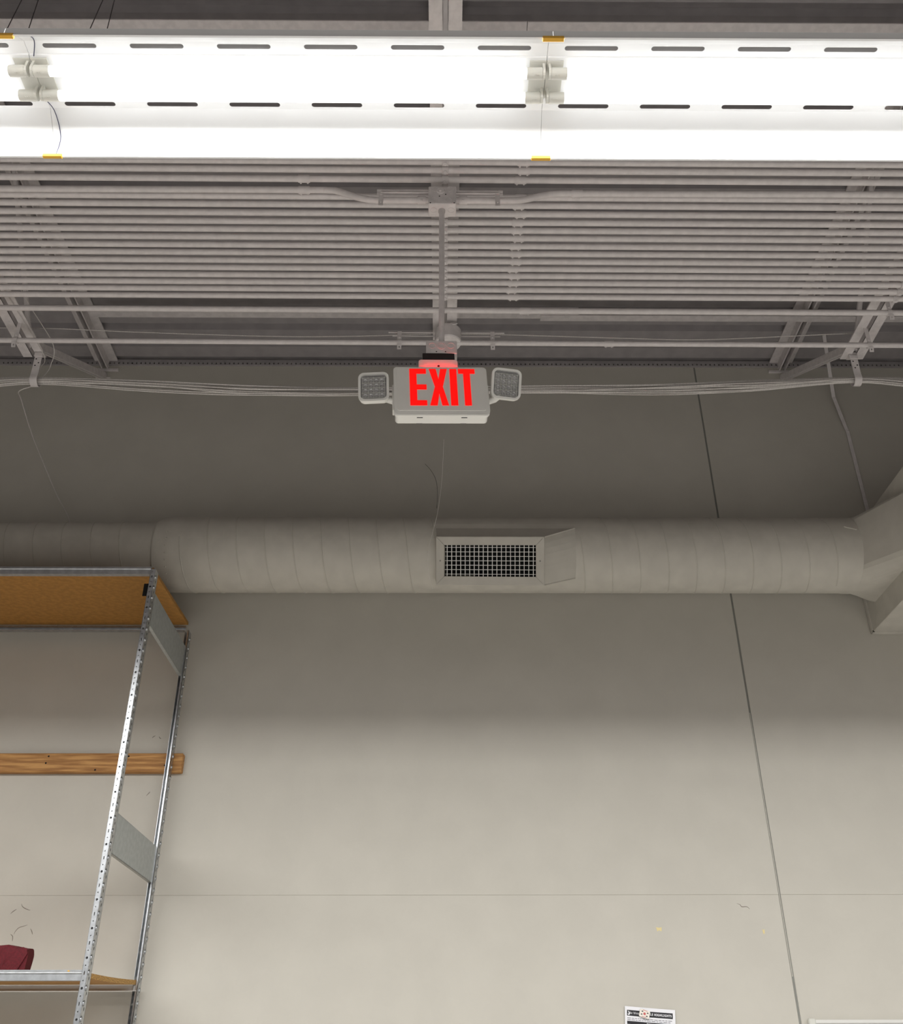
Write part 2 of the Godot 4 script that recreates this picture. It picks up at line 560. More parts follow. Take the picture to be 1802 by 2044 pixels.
func build_room() -> void:
	var s := Shape.new()
	s.slab(Vector3(-9.3, -0.2, -5.1), Vector3(9.3, 0, 13.3))
	structure(s, "floor", M.floor, "grey concrete floor of the hall")
	# back wall of tilt-up slabs with a sealed joint
	var w := Node3D.new()
	w.name = "wall_back"
	add_child(w)
	w.set_meta("kind", "structure")
	w.set_meta("label", "greige painted concrete wall of tilt-up slabs behind everything")
	var joint := 1.5325
	for p in [[-9.3, joint - 0.005], [joint + 0.005, 9.3]]:
		s = Shape.new()
		s.slab(Vector3(p[0], -0.1, -WALL - 0.3), Vector3(p[1], 2.3905, -WALL), 0.002)
		put(s, "panel", M.wall, w)
		s = Shape.new()
		s.slab(Vector3(p[0], 2.3905, -WALL - 0.3), Vector3(p[1], 5.450, -WALL), 0.0006)
		put(s, "panel", M.wall, w)
	s = Shape.new()
	s.slab(Vector3(joint - 0.006, -0.1, -WALL - 0.2), Vector3(joint + 0.006, 5.449, -WALL - 0.0022))
	put(s, "joint_sealant", M.sealant, w)
	s = Shape.new()
	s.tube([at(joint - 0.001, 2.05, WALL + 0.0018), at(joint - 0.001, 3.25, WALL + 0.0018)], 0.0020, 8)
	put(s, "joint_sealant", M.wall, w)
	# scuffs on the paint, matter of their own colour
	var marks := [
		[[-1.945, 2.312], [-1.935, 2.322], [-1.922, 2.331]], [[-1.904, 2.355], [-1.900, 2.345], [-1.889, 2.337], [-1.872, 2.330], [-1.859, 2.327]],
		[[-1.910, 2.225], [-1.907, 2.238], [-1.894, 2.254], [-1.875, 2.260], [-1.858, 2.266]], [[-1.842, 2.250], [-1.833, 2.238], [-1.828, 2.226]], [[-1.926, 2.227], [-1.914, 2.218], [-1.911, 2.198]],
		[[-1.432, 3.120], [-1.426, 3.128], [-1.418, 3.132]], [[-1.400, 3.128], [-1.394, 3.120], [-1.388, 3.119]], [[-1.418, 2.838], [-1.408, 2.850], [-1.402, 2.858]],
		[[1.331, 2.352], [1.345, 2.347], [1.352, 2.338], [1.375, 2.338], [1.386, 2.328]]]
	for m in marks:
		s = Shape.new()
		var path := []
		for p in m:
			path.append(at(p[0], p[1], WALL))
		var radii := []
		path = smooth(path, 3)
		for k in path.size():
			radii.append(0.0004 + 0.0014 * sin(PI * (k + 0.3) / path.size()))
		s.tube(path, 0.001, 5, true, radii)
		for k in s.v.size():
			s.v[k].z = -WALL + (s.v[k].z + WALL) * 0.25
		put(s, "scuff_mark", M.scuff, w)
	for p in [[0.9656, 2.2435, 0.026, 0.018], [1.434, 2.2324, 0.010, 0.022]]:
		s = Shape.new()
		s.extrude(Transform3D(Basis(), at(p[0], p[1], WALL)), PackedVector2Array([Vector2(-p[2] / 2, p[3] / 2), Vector2(p[2] * 0.1, p[3] * 0.35), Vector2(p[2] / 2, p[3] / 2), Vector2(p[2] * 0.4, -p[3] * 0.5), Vector2(0, -p[3] * 0.2), Vector2(-p[2] * 0.3, -p[3] / 2)]), 0.0008)
		put(s, "tape_scrap", M.tape, w)
	s = Shape.new()
	s.slab(Vector3(-9.5, -0.1, -5.1), Vector3(-9.2, 5.7, 13.3))
	structure(s, "wall_left", M.far_wall, "painted side wall left of the photo")
	s = Shape.new()
	s.slab(Vector3(9.2, -0.1, -5.1), Vector3(9.5, 5.7, 13.3))
	structure(s, "wall_right", M.far_wall, "painted side wall right of the photo")
	s = Shape.new()
	s.slab(Vector3(-9.3, -0.1, 13.0), Vector3(9.3, 5.7, 13.3))
	structure(s, "wall_front", M.far_wall, "painted wall behind the viewer")

func build_deck_and_joists() -> void:
	# ribbed metal deck: ribs run along x, a shallow groove every 152 mm
	var s := Shape.new()
	var d := 4.86
	while d > -13.2:
		var p := [[d, DECK], [d - 0.093, DECK], [d - 0.105, DECK + 0.038], [d - 0.140, DECK + 0.038], [d - 0.152, DECK]]
		for k in 4:
			s.quad(Vector3(-9.4, p[k][1], -p[k][0]), Vector3(9.4, p[k][1], -p[k][0]), Vector3(9.4, p[k + 1][1], -p[k + 1][0]), Vector3(-9.4, p[k + 1][1], -p[k + 1][0]), Vector3.DOWN)
		d -= 0.152
	s.slab(Vector3(-9.5, DECK + 0.05, -5.2), Vector3(9.5, DECK + 0.25, 13.4))
	structure(s, "ceiling", M.deck, "ribbed metal roof deck sprayed grey above the conduits")
	# vented closure strip along the top of the wall
	s = Shape.new()
	var frame := Transform3D(Basis(), at(0, 5.462, WALL - 0.012))
	var x := -3.0
	while x < 3.0:
		s.pierced(frame, Vector2(x, -0.012), Vector2(x + 0.027, 0.028), PackedVector2Array([Vector2(x + 0.010, -0.006), Vector2(x + 0.017, -0.006), Vector2(x + 0.017, 0.004), Vector2(x + 0.010, 0.004)]), 0.001)
		x += 0.027
	s.slab(at(-9.2, 5.4485, WALL - 0.012), at(9.2, 5.4500, WALL))
	s.slab(at(-9.2, 5.449, WALL - 0.0125), at(-3.0, 5.49, WALL - 0.011))
	s.slab(at(3.0, 5.449, WALL - 0.0125), at(9.2, 5.49, WALL - 0.011))
	s.slab(at(-9.2, 5.3, WALL + 0.30), at(9.2, 5.6, WALL + 0.32))
	structure(s, "trim_1", M.deck, "perforated closure strip where the wall meets the deck")
	# joists
	var labels := ["grey steel bar joist at left, its double chord ending near the left cable hook", "grey steel bar joist over the exit sign, running under the deck's middle", "grey steel bar joist at right, its double chord ending near the right cable hook"]
	for k in 3:
		joist([-2.068, 0.002, 2.068][k], labels[k])
	# bridging bars from joist to joist
	var t := thing("bridging_bar", "flat grey bridging bar lapped in two lengths behind the lowest conduits", "bar", at(0, 5.37, 4.19), "bridging bars under the deck")
	s = Shape.new()
	s.slab(at(-1.98, 5.358, 4.168), at(0.75, 5.364, 4.210))
	s.slab(at(-1.98, 5.358, 4.164), at(0.75, 5.400, 4.168))
	put(s, "bar_length", M.steel, t)
	s = Shape.new()
	s.slab(at(0.538, 5.351, 4.180), at(3.0, 5.357, 4.222))
	s.slab(at(0.538, 5.351, 4.176), at(3.0, 5.396, 4.180))
	put(s, "bar_length", M.steel, t)
	t = thing("bridging_bar", "flat grey bridging bar just above the strip light, butted at centre", "bar", at(0, 5.37, 2.5), "bridging bars under the deck")
	for p in [[-3.0, 0.334], [0.337, 3.0]]:
		s = Shape.new()
		s.slab(at(p[0], 5.358, 2.434), at(p[1], 5.364, 2.540))
		s.slab(at(p[0], 5.358, 2.540), at(p[1], 5.405, 2.545))
		put(s, "bar_length", M.steel, t)

func joist(x: float, label: String) -> void:
	var t := thing("bar_joist", label, "joist", at(x, 4.82, 3.9), "steel bar joists under the deck")
	var start := 0.6
	for side in [-1.0, 1.0]:
		var s := Shape.new()
		s.slab(at(x + side * 0.011, 4.820, start), at(x + side * 0.058, 4.826, 3.905))
		s.slab(at(x + side * 0.011, 4.820, start), at(x + side * 0.017, 4.866, 3.905))
		put(s, "bottom_chord", M.steel, t)
		s = Shape.new()
		s.slab(at(x + side * 0.013, 5.478, start), at(x + side * 0.070, 5.486, 4.752))
		s.slab(at(x + side * 0.013, 5.420, start), at(x + side * 0.020, 5.486, 4.752))
		put(s, "top_chord", M.steel, t)
	# zigzag web and the tie back to the wall pocket
	var low := 3.82
	while low > 1.4:
		for way in [0.58, -0.58]:
			if way > 0 and low > 3.5:
				continue
			var s := Shape.new()
			s.bar(at(x, 4.85, low), at(x, 5.46, low + way), Vector3.RIGHT, 0.022, 0.022, 0.004)
			put(s, "web_bar", M.steel, t)
		low -= 1.16
	var s := Shape.new()
	for side in [-1.0, 1.0]:
		s.bar(at(x + side * 0.012, 4.852, 3.84), at(x + side * 0.012, 5.372, 4.752), Vector3.RIGHT, 0.016, 0.040, 0.002)
	put(s, "end_tie", M.steel, t)
	s = Shape.new()
	s.slab(at(x - 0.085, 5.405, 4.738), at(x + 0.085, 5.422, 4.752), 0.002)
	put(s, "bearing_seat", M.steel, t)
	s = Shape.new()
	s.slab(at(x - 0.045, 5.352, 4.744), at(x + 0.045, 5.358, 4.752), 0.001)
	put(s, "tie_plate", M.steel, t)

func coupling(t: Node3D, p: Vector3, r: float, length := 0.046) -> void:
	var s := Shape.new()
	var h := Vector3(length * 0.5, 0, 0)
	s.tube([p - h, p - h * 0.94, p - h * 0.06, p, p + h * 0.06, p + h * 0.94, p + h], r, 16, true, [r + 0.0016, r + 0.0028, r + 0.0028, r + 0.0022, r + 0.0028, r + 0.0028, r + 0.0016])
	var c := put(s, "coupling", M.steel, t)
	for e in [-0.30, 0.30]:
		s = Shape.new()
		var dir := Vector3(0, -0.55, -0.84).normalized()
		var f := upright(p + Vector3(length * e, 0, 0) + dir * (r + 0.001), dir)
		s.lathe(f, [Vector2(0.0040, 0), Vector2(0.0040, 0.0045), Vector2(0.0030, 0.0055), Vector2(0.0012, 0.0055), Vector2(0.0012, 0.0035), Vector2(0, 0.0035)], 8)
		put(s, "set_screw", M.steel, c)

func saddle(t: Node3D, p: Vector3, r: float) -> void:
	# round one-screw clamp holding a conduit up to the joist
	var s := Shape.new()
	var path := []
	for k in 15:
		var a := -PI * 0.15 + PI * 1.3 * k / 14
		path.append(p + Vector3(0, -sin(a) * (r + 0.0022), cos(a) * (r + 0.0022)))
	for k in 14:
		s.bar(path[k], path[k + 1], Vector3.RIGHT, 0.024, 0.0026, 0.0008)
	var c := put(s, "clamp", M.steel, t)
	s = Shape.new()
	s.lathe(upright(p + Vector3(0, -r - 0.002, 0.002), Vector3(0, -1, 0.3)), [Vector2(0.0085, 0), Vector2(0.0085, 0.003), Vector2(0.006, 0.0055), Vector2(0.002, 0.0055), Vector2(0.002, 0.004), Vector2(0, 0.004)], 12)
	put(s, "clamp_bolt", M.steel, c)

func build_conduits() -> void:
	var r := 0.0129
	var words := ["first", "second", "third", "", "fourth", "fifth", "sixth", "seventh", "eighth", "ninth", "tenth", "eleventh", "twelfth", "thirteenth", "fourteenth", "fifteenth", "sixteenth", "seventeenth"]
	var away := [2.5971, 2.6379, 2.6843, 0.0, 2.7724, 2.8138, 2.8587, 2.9044, 2.9482, 2.9914, 3.0369, 3.0803, 3.1260, 3.1710, 3.2137, 3.2572, 3.3015, 3.3465]
	var drift := 0.0030   # the bank runs a touch out of square with the wall
	for k in 18:
		if k == 3:
			continue
		var d: float = away[k]
		var y := 4.720
		var t := thing("conduit", "grey painted conduit, %s straight one of the bank counted from the strip light" % words[k], "conduit", at(0, y, d), "conduits of the ceiling bank")
		var s := Shape.new()
		var a := at(-3.0, y, d - drift * 2.0)
		var b := at(3.0, y, d + drift * 4.0)
		s.tube([a, b], r, 16)
		put(s, "pipe", M.steel, t)
		var along := func(x: float) -> Vector3: return a.lerp(b, (x + 3.0) / 6.0)
		coupling(t, along.call(0.306 + 0.006 * sin(k * 2.3)), r)
		if k == 2:
			coupling(t, along.call(-0.555), r)
		for x in [-2.068, 0.002, 2.050]:
			saddle(t, along.call(x), r)
			var l := Shape.new()
			l.slab(at(x - 0.012, y + r * 0.6, d - 0.010), at(x + 0.012, 4.821, d - 0.007))
			put(l, "clamp_leg", M.steel, t)
	# the two bent conduits that come down into the junction box
	var bends := [
		[[at(-3.0, 4.715, 2.735), at(-1.8, 4.716, 2.738), at(-0.62, 4.716, 2.738), at(-0.47, 4.712, 2.736), at(-0.425, 4.700, 2.730), at(-0.355, 4.650, 2.712), at(-0.310, 4.628, 2.705), at(-0.26, 4.622, 2.705), at(-0.055, 4.622, 2.705)], -0.560, "bent conduit dipping into the junction box from its left", -0.090],
		[[at(0.037, 4.622, 2.705), at(0.25, 4.622, 2.705), at(0.315, 4.634, 2.709), at(0.385, 4.675, 2.726), at(0.445, 4.704, 2.742), at(0.50, 4.710, 2.746), at(0.70, 4.712, 2.748), at(1.8, 4.714, 2.748), at(3.0, 4.714, 2.750)], 0.530, "bent conduit dipping into the junction box from its right", 0.072]]
	for e in bends:
		var t := thing("conduit", "grey painted " + e[2], "conduit", e[0][4], "bent conduits at the junction box")
		var s := Shape.new()
		var path := smooth(e[0], 5)
		s.tube(path, r, 16)
		put(s, "pipe", M.steel, t)
		var y: float = 4.7155 if e[1] < 0 else 4.7105
		coupling(t, at(e[1], y, 2.738 if e[1] < 0 else 2.7465), r)
		s = Shape.new()
		s.tube([at(e[3] - 0.016, 4.622, 2.705), at(e[3] + 0.016, 4.622, 2.705)], r + 0.0035, 16)
		var c := put(s, "connector", M.steel, t)
		s = Shape.new()
		s.lathe(upright(at(e[3], 4.610, 2.694), Vector3(0, -0.8, 0.6)), [Vector2(0.0042, 0), Vector2(0.0042, 0.009), Vector2(0.001, 0.010), Vector2(0, 0.008)], 8)
		put(s, "set_screw", M.steel, c)
	# lone conduit below the bank
	var t := thing("conduit", "grey painted conduit running alone just below the bank of conduits", "conduit", at(0, 4.72, 3.44))
	var s := Shape.new()
	var a := at(-3.0, 4.72, 3.430)
	var b := at(3.0, 4.72, 3.452)
	s.tube([a, b], r + 0.0006, 16)
	put(s, "pipe", M.steel, t)
	coupling(t, a.lerp(b, (0.372 + 3) / 6.0), r + 0.0006, 0.052)
	for x in [-0.014, 2.060]:
		strap(t, a.lerp(b, (x + 3) / 6.0), r, 4.822)
	# lowest conduit, through the round box above the exit sign
	t = thing("conduit", "grey painted lowest conduit, passing behind the box on the exit sign", "conduit", at(0, 4.72, 3.665))
	a = at(-3.2, 4.72, 3.6555)
	b = at(3.2, 4.72, 3.6820)
	s = Shape.new()
	s.tube([a, b], r, 16)
	put(s, "pipe", M.steel, t)
	coupling(t, a.lerp(b, (0.793 + 3.2) / 6.4), r)
	for x in [-2.050, -0.216, 0.232, 2.052]:
		strap(t, a.lerp(b, (x + 3.2) / 6.4), r, 4.822 if absf(x) > 1 else 4.782)
	s = Shape.new()
	s.tube([a.lerp(b, (-0.27 + 3.2) / 6.4) + Vector3(0, 0.062, 0), a.lerp(b, (0.29 + 3.2) / 6.4) + Vector3(0, 0.062, 0)], 0.0035, 8)
	s.tube([a.lerp(b, (-0.25 + 3.2) / 6.4) + Vector3(0, 0.040, 0), a.lerp(b, (0.27 + 3.2) / 6.4) + Vector3(0, 0.040, 0)], 0.0030, 8)
	put(s, "support_rod", M.steel, t)

func strap(t: Node3D, p: Vector3, r: float, top: float) -> void:
	# bent strip clip: a loop under the pipe, a tongue in front with a slotted hole, a leg up to the steel
	var s := Shape.new()
	for k in 12:
		var a := PI * 2.0 * k / 12
		var b := PI * 2.0 * (k + 1) / 12
		s.bar(p + Vector3(0, sin(a), cos(a)) * (r + 0.002), p + Vector3(0, sin(b), cos(b)) * (r + 0.002), Vector3.RIGHT, 0.020, 0.002)
	s.slab(p + Vector3(-0.010, r, 0.008), p + Vector3(0.010, top - p.y, 0.0105), 0.0005)
	s.pierced(Transform3D(Basis(Vector3.RIGHT, Vector3(0, 0.96, 0.28), Vector3(0, -0.28, 0.96)), p + Vector3(0, -r - 0.024, 0.012)), Vector2(-0.010, -0.012), Vector2(0.010, 0.016), PackedVector2Array([Vector2(0.003, -0.004), Vector2(0.003, 0.005), Vector2(-0.003, 0.005), Vector2(-0.003, -0.004)]), 0.002)
	var c := put(s, "clip", M.steel, t)
	s = Shape.new()
	s.lathe(upright(p + Vector3(0, r + 0.012, 0.0105), Vector3(0, 0, 1)), [Vector2(0.0055, 0), Vector2(0.0055, 0.002), Vector2(0.003, 0.004), Vector2(0, 0.004)], 8)
	put(s, "rivet", M.steel, c)

func knockout(s: Shape, f: Transform3D, r: float, gap := true) -> void:
	# the stamped ring of a knock-out
	var path := []
	for k in 21:
		var a := TAU * k / 20 * (0.9 if gap else 1.0)
		path.append(f * Vector3(cos(a) * r, sin(a) * r, 0.0002))
	s.tube(path, 0.0009, 5)

func build_boxes() -> void:
	var t := thing("junction_box", "square steel junction box with knock-outs hung under the conduits", "junction box", at(-0.009, 4.565, 2.705))
	var s := Shape.new()
	s.slab(at(-0.063, 4.565, 2.670), at(0.045, 4.663, 2.738), 0.003)
	put(s, "body", M.steel, t)
	var f := facing(at(-0.009, 4.6145, 2.6695), Vector3.BACK)
	var names := [[-0.030, 0.032], [0.030, 0.032], [-0.030, -0.028], [0.026, -0.030]]
	for p in names:
		s = Shape.new()
		knockout(s, f * Transform3D(Basis(), Vector3(p[0], p[1], 0)), 0.013)
		put(s, "knockout", M.steel, t)
	var g := Transform3D(Basis(Vector3.RIGHT, Vector3(0, 0, 1), Vector3(0, -1, 0)), at(-0.009, 4.5648, 2.704))
	for x in [-0.034, 0.034]:
		s = Shape.new()
		knockout(s, g * Transform3D(Basis(), Vector3(x, 0.002, 0)), 0.012)
		put(s, "knockout", M.steel, t)
	s = Shape.new()
	s.lathe(upright(at(-0.016, 4.636, 2.670), Vector3.BACK), [Vector2(0.0165, 0), Vector2(0.0165, 0.003), Vector2(0.0135, 0.0045), Vector2(0.010, 0.003), Vector2(0.006, 0.003), Vector2(0.005, 0.007), Vector2(0, 0.008)], 18)
	put(s, "centre_screw", M.steel, t)
	for p in [[-0.020, 4.607], [0.004, 4.617], [-0.055, 4.570], [0.037, 4.570]]:
		s = Shape.new()
		s.lathe(upright(at(p[0], p[1], 2.6702), Vector3.BACK), [Vector2(0.003, 0.0004), Vector2(0, 0.0004)], 8)
		put(s, "screw_hole", M.hole, t)
	# bar hanger through the box with its two clips
	var h := thing("bar_hanger", "thin double rail bar crossing the junction box with a clip at each end", "hanger", at(-0.016, 4.645, 2.68))
	s = Shape.new()
	s.slab(at(-0.265, 4.652, 2.684), at(-0.034, 4.660, 2.690), 0.001)
	s.slab(at(-0.250, 4.640, 2.682), at(-0.034, 4.646, 2.688), 0.001)
	s.slab(at(-0.265, 4.636, 2.686), at(-0.247, 4.664, 2.690), 0.001)
	put(s, "rail", M.steel, h)
	s = Shape.new()
	s.slab(at(0.002, 4.648, 2.684), at(0.228, 4.656, 2.690), 0.001)
	s.slab(at(0.002, 4.636, 2.682), at(0.216, 4.642, 2.688), 0.001)
	s.slab(at(0.210, 4.634, 2.686), at(0.228, 4.660, 2.690), 0.001)
	put(s, "rail", M.steel, h)
	for x in [-0.248, 0.206]:
		s = Shape.new()
		s.pierced(facing(at(x, 4.600, 2.684), Vector3.BACK), Vector2(-0.009, -0.026), Vector2(0.009, 0.006), circle(0.0032, 8, Vector2(0, -0.012)), 0.0025)
		s.pierced(facing(at(x, 4.600, 2.684), Vector3.BACK), Vector2(-0.009, 0.006), Vector2(0.009, 0.040), PackedVector2Array([Vector2(0.0045, 0.026), Vector2(0.0045, 0.033), Vector2(-0.0045, 0.033), Vector2(-0.0045, 0.026)]), 0.0025)
		put(s, "clip", M.steel, h)
	# drop pipe to the sign
	s = Shape.new()
	s.tube([at(-0.011, 4.568, 2.705), at(-0.011, 4.556, 2.705), at(-0.011, 4.55, 2.705), at(-0.010, 3.905, 2.720)], 0.0102, 16, true, [0.0140, 0.0136, 0.0104, 0.0104])
	single(s, "drop_pipe", M.steel, "upright grey pipe from the junction box down to the exit sign's box", "pipe")
	# lower box and the round box behind it
	t = thing("outlet_box", "small grey box with three knock-outs on top of the exit sign", "junction box", at(-0.010, 3.828, 2.70))
	s = Shape.new()
	s.slab(at(-0.065, 3.852, 2.706), at(0.045, 3.912, 2.756), 0.003)
	put(s, "body", M.steel, t)
	f = facing(at(-0.010, 3.886, 2.7055), Vector3.BACK)
	for x in [-0.033, 0.0, 0.033]:
		s = Shape.new()
		knockout(s, f * Transform3D(Basis(), Vector3(x, 0.002, 0)), 0.0125 if x else 0.015)
		if x == 0.0:
			knockout(s, f * Transform3D(Basis(), Vector3(x, 0.002, 0)), 0.010)
		put(s, "knockout", M.steel, t)
	for x in [-0.018, 0.014]:
		s = Shape.new()
		s.lathe(upright(f * Vector3(x, -0.026, 0), Vector3.BACK), [Vector2(0.0026, 0.0007), Vector2(0, 0.0007)], 8)
		put(s, "screw_hole", M.hole, t)
	# round box on the lowest conduit, up at the joist
	s = Shape.new()
	s.lathe(upright(at(0.018, 4.752, 3.672), Vector3.DOWN), [Vector2(0.0, -0.045), Vector2(0.058, -0.045), Vector2(0.064, -0.038), Vector2(0.064, 0.030), Vector2(0.060, 0.036), Vector2(0, 0.036)], 20)
	single(s, "round_box", M.steel, "round grey conduit box half hidden behind the exit sign's box", "junction box")
	s = Shape.new()
	var ring := []
	for k in 25:
		var a := TAU * k / 24
		ring.append(at(0.046 + cos(a) * 0.016, 4.800 + sin(a) * 0.016 * 0.8, 3.62 + sin(a) * 0.016 * 0.6))
	s.tube(ring, 0.0028, 8, false)
	s.tube([at(0.046, 4.8125, 3.6296), at(0.046, 4.824, 3.64)], 0.0028, 8)
	single(s, "bridle_ring", M.steel, "small grey open ring hanging from the joist above the exit sign", "ring")

func build_cables() -> void:
	var rng := RandomNumberGenerator.new()
	rng.seed = 7
	var t := thing("cable_bundle", "bundle of thin painted cables sagging between two hooks behind the exit sign", "cables", at(0, 4.61, 3.9))
	var spine := [at(-3.0, 4.610, 3.92), at(-2.40, 4.648, 3.915), at(-2.03, 4.668, 3.905), at(-1.46, 4.6354, 3.9), at(-0.96, 4.6122, 3.9), at(-0.388, 4.6050, 3.9), at(0.394, 4.6140, 3.9), at(1.03, 4.6190, 3.9), at(1.53, 4.6456, 3.9), at(2.05, 4.684, 3.9), at(2.4, 4.668, 3.91), at(3.0, 4.630, 3.92)]
	for k in 18:
		var s := Shape.new()
		var a0 := TAU * k / 18.0 * 5.0
		var q := 0.008 + 0.018 * sqrt(float(k) / 18.0)
		var path := []
		for i in spine.size():
			var gather := 0.55 if i in [2, 9] else 1.0
			if i in [5, 6]: gather = 0.85
			var a := a0 + rng.randf_range(-0.9, 0.9)
			path.append(spine[i] + Vector3(0, sin(a) * q * gather * 1.15, cos(a) * q * gather))
		s.tube(smooth(path, 5), rng.randf_range(0.0028, 0.0037), 7)
		put(s, "cable", M.cable, t)
	# hooks
	for e in [[-2.030, "left"], [2.062, "right"]]:
		var x: float = e[0]
		var y := 4.668 if x < 0 else 4.686
		var h := thing("cable_hook", "curved grey metal hook carrying the cable bundle at the %s joist end" % e[1], "hook", at(x, y, 3.9), "cable hooks")
		var s := Shape.new()
		var w := 0.036
		var path := [at(x, 4.823, 3.872), at(x, 4.790, 3.868), at(x, y + 0.030, 3.872)]
		for k in 10:
			var a := PI * k / 9.0 * 1.05
			path.append(at(x, y - 0.004 - sin(a) * 0.030, 3.900 - cos(a) * 0.030))
		path = smooth(path, 3)
		for k in path.size() - 1:
			s.bar(path[k], path[k + 1], Vector3.RIGHT, w, 0.0022)
		put(s, "cradle", M.steel, h)
		s = Shape.new()
		s.slab(at(x - 0.022, 4.790, 3.862), at(x + 0.020, 4.830, 3.867), 0.001)
		s.slab(at(x - 0.022, 4.815, 3.862), at(x + 0.020, 4.819, 3.905), 0.001)
		put(s, "beam_clamp", M.steel, h)
		for p in [[-0.008, 4.776], [0.008, 4.752], [-0.006, 4.735]]:
			s = Shape.new()
			s.lathe(upright(at(x + p[0], p[1], 3.8675), Vector3.BACK), [Vector2(0.004, 0.001), Vector2(0.0, 0.001)], 8)
			put(s, "bolt_hole", M.hole, h)
	# single cables
	var s := Shape.new()
	s.tube(smooth([at(-2.6, 4.915, 3.8), at(-2.038, 4.9186, 3.8), at(-1.47, 4.8915, 3.8), at(-0.718, 4.8685, 3.8), at(-0.067, 4.8874, 3.8)], 8), 0.0024, 7)
	single(s, "cable", M.cable, "single thin cable slung from the left joist to the middle joist", "cable", "single cables under the deck")
	s = Shape.new()
	s.tube(smooth([at(0.06, 4.886, 3.8), at(0.284, 4.8855, 3.8), at(0.886, 4.8651, 3.8), at(1.287, 4.8569, 3.8), at(1.897, 4.892, 3.8), at(2.1, 4.905, 3.8)], 8), 0.0024, 7)
	single(s, "cable", M.cable, "single thin cable slung from the middle joist to the right joist", "cable", "single cables under the deck")
	s = Shape.new()
	s.tube(smooth([at(-2.035, 4.668, 3.935), at(-2.0765, 4.6646, 3.95), at(-2.135, 4.652, 3.97), at(-2.178, 4.6915, 4.1), at(-2.2148, 4.6729, 4.35), at(-2.2115, 4.619, 4.55), at(-2.1547, 4.4886, 4.68), at(-2.0703, 4.3446, 4.735), at(-2.02, 4.15, 4.744), at(-2.02, 3.7, 4.744)], 7), 0.0030, 7)
	single(s, "cable", M.cable, "loose pale cable hanging from the left hook down behind the duct", "cable", "single cables under the deck")
	for e in [[[at(-1.99, 4.87, 3.2), at(-1.985, 4.862, 3.55), at(-1.955, 4.84, 3.83), at(-1.975, 4.76, 3.90), at(-2.0, 4.690, 3.905)], "thin cable running along the left joist chord into the hook, inner one"], [[at(-2.045, 4.814, 3.2), at(-2.025, 4.814, 3.6), at(-2.005, 4.800, 3.87), at(-2.018, 4.74, 3.89), at(-2.02, 4.690, 3.9)], "thin cable running along the left joist chord into the hook, outer one"]]:
		s = Shape.new()
		s.tube(smooth(e[0], 6), 0.0022, 7)
		single(s, "cable", M.cable, e[1], "cable", "cables along the left joist")
	# flat strip, kinked, from the deck down the wall
	s = Shape.new()
	var path := [at(2.233, 5.452, 4.450), at(2.330, 5.20, 4.715), at(2.372, 4.985, 4.744), at(2.376, 4.972, 4.744), at(2.377, 4.25, 4.744)]
	for k in path.size() - 1:
		s.bar(path[k], path[k + 1], Vector3.RIGHT, 0.021, 0.004, 0.001)
	single(s, "raceway_strip", M.steel, "flat kinked grey strip running down the wall at right to the plenum", "strip")
	s = Shape.new()
	s.tube(smooth([at(-0.002, 4.40, 4.02), at(-0.006, 4.30, 4.06), at(-0.012, 4.20, 4.10), at(-0.030, 4.06, 4.14), at(-0.060, 3.960, 4.215), at(-0.078, 3.88, 4.238), at(-0.075, 3.80, 4.30), at(-0.055, 3.755, 4.38)], 6), 0.0008, 5)
	single(s, "dangling_thread", M.cable, "thin pale thread dangling over the duct below the exit sign", "thread")
	s = Shape.new()
	s.tube(smooth([at(-0.0932, 4.2413, 4.0), at(-0.065, 4.205, 4.0), at(-0.04, 4.15, 4.0), at(-0.0318, 4.09, 4.02), at(-0.036, 4.05, 4.10)], 5), 0.0010, 5)
	single(s, "wire_scrap", M.wire, "short dark curled wire end hanging in front of the wall over the duct", "wire")

const DUCT_D := 4.50
const DUCT_Y := 4.007
const DUCT_R := 0.195

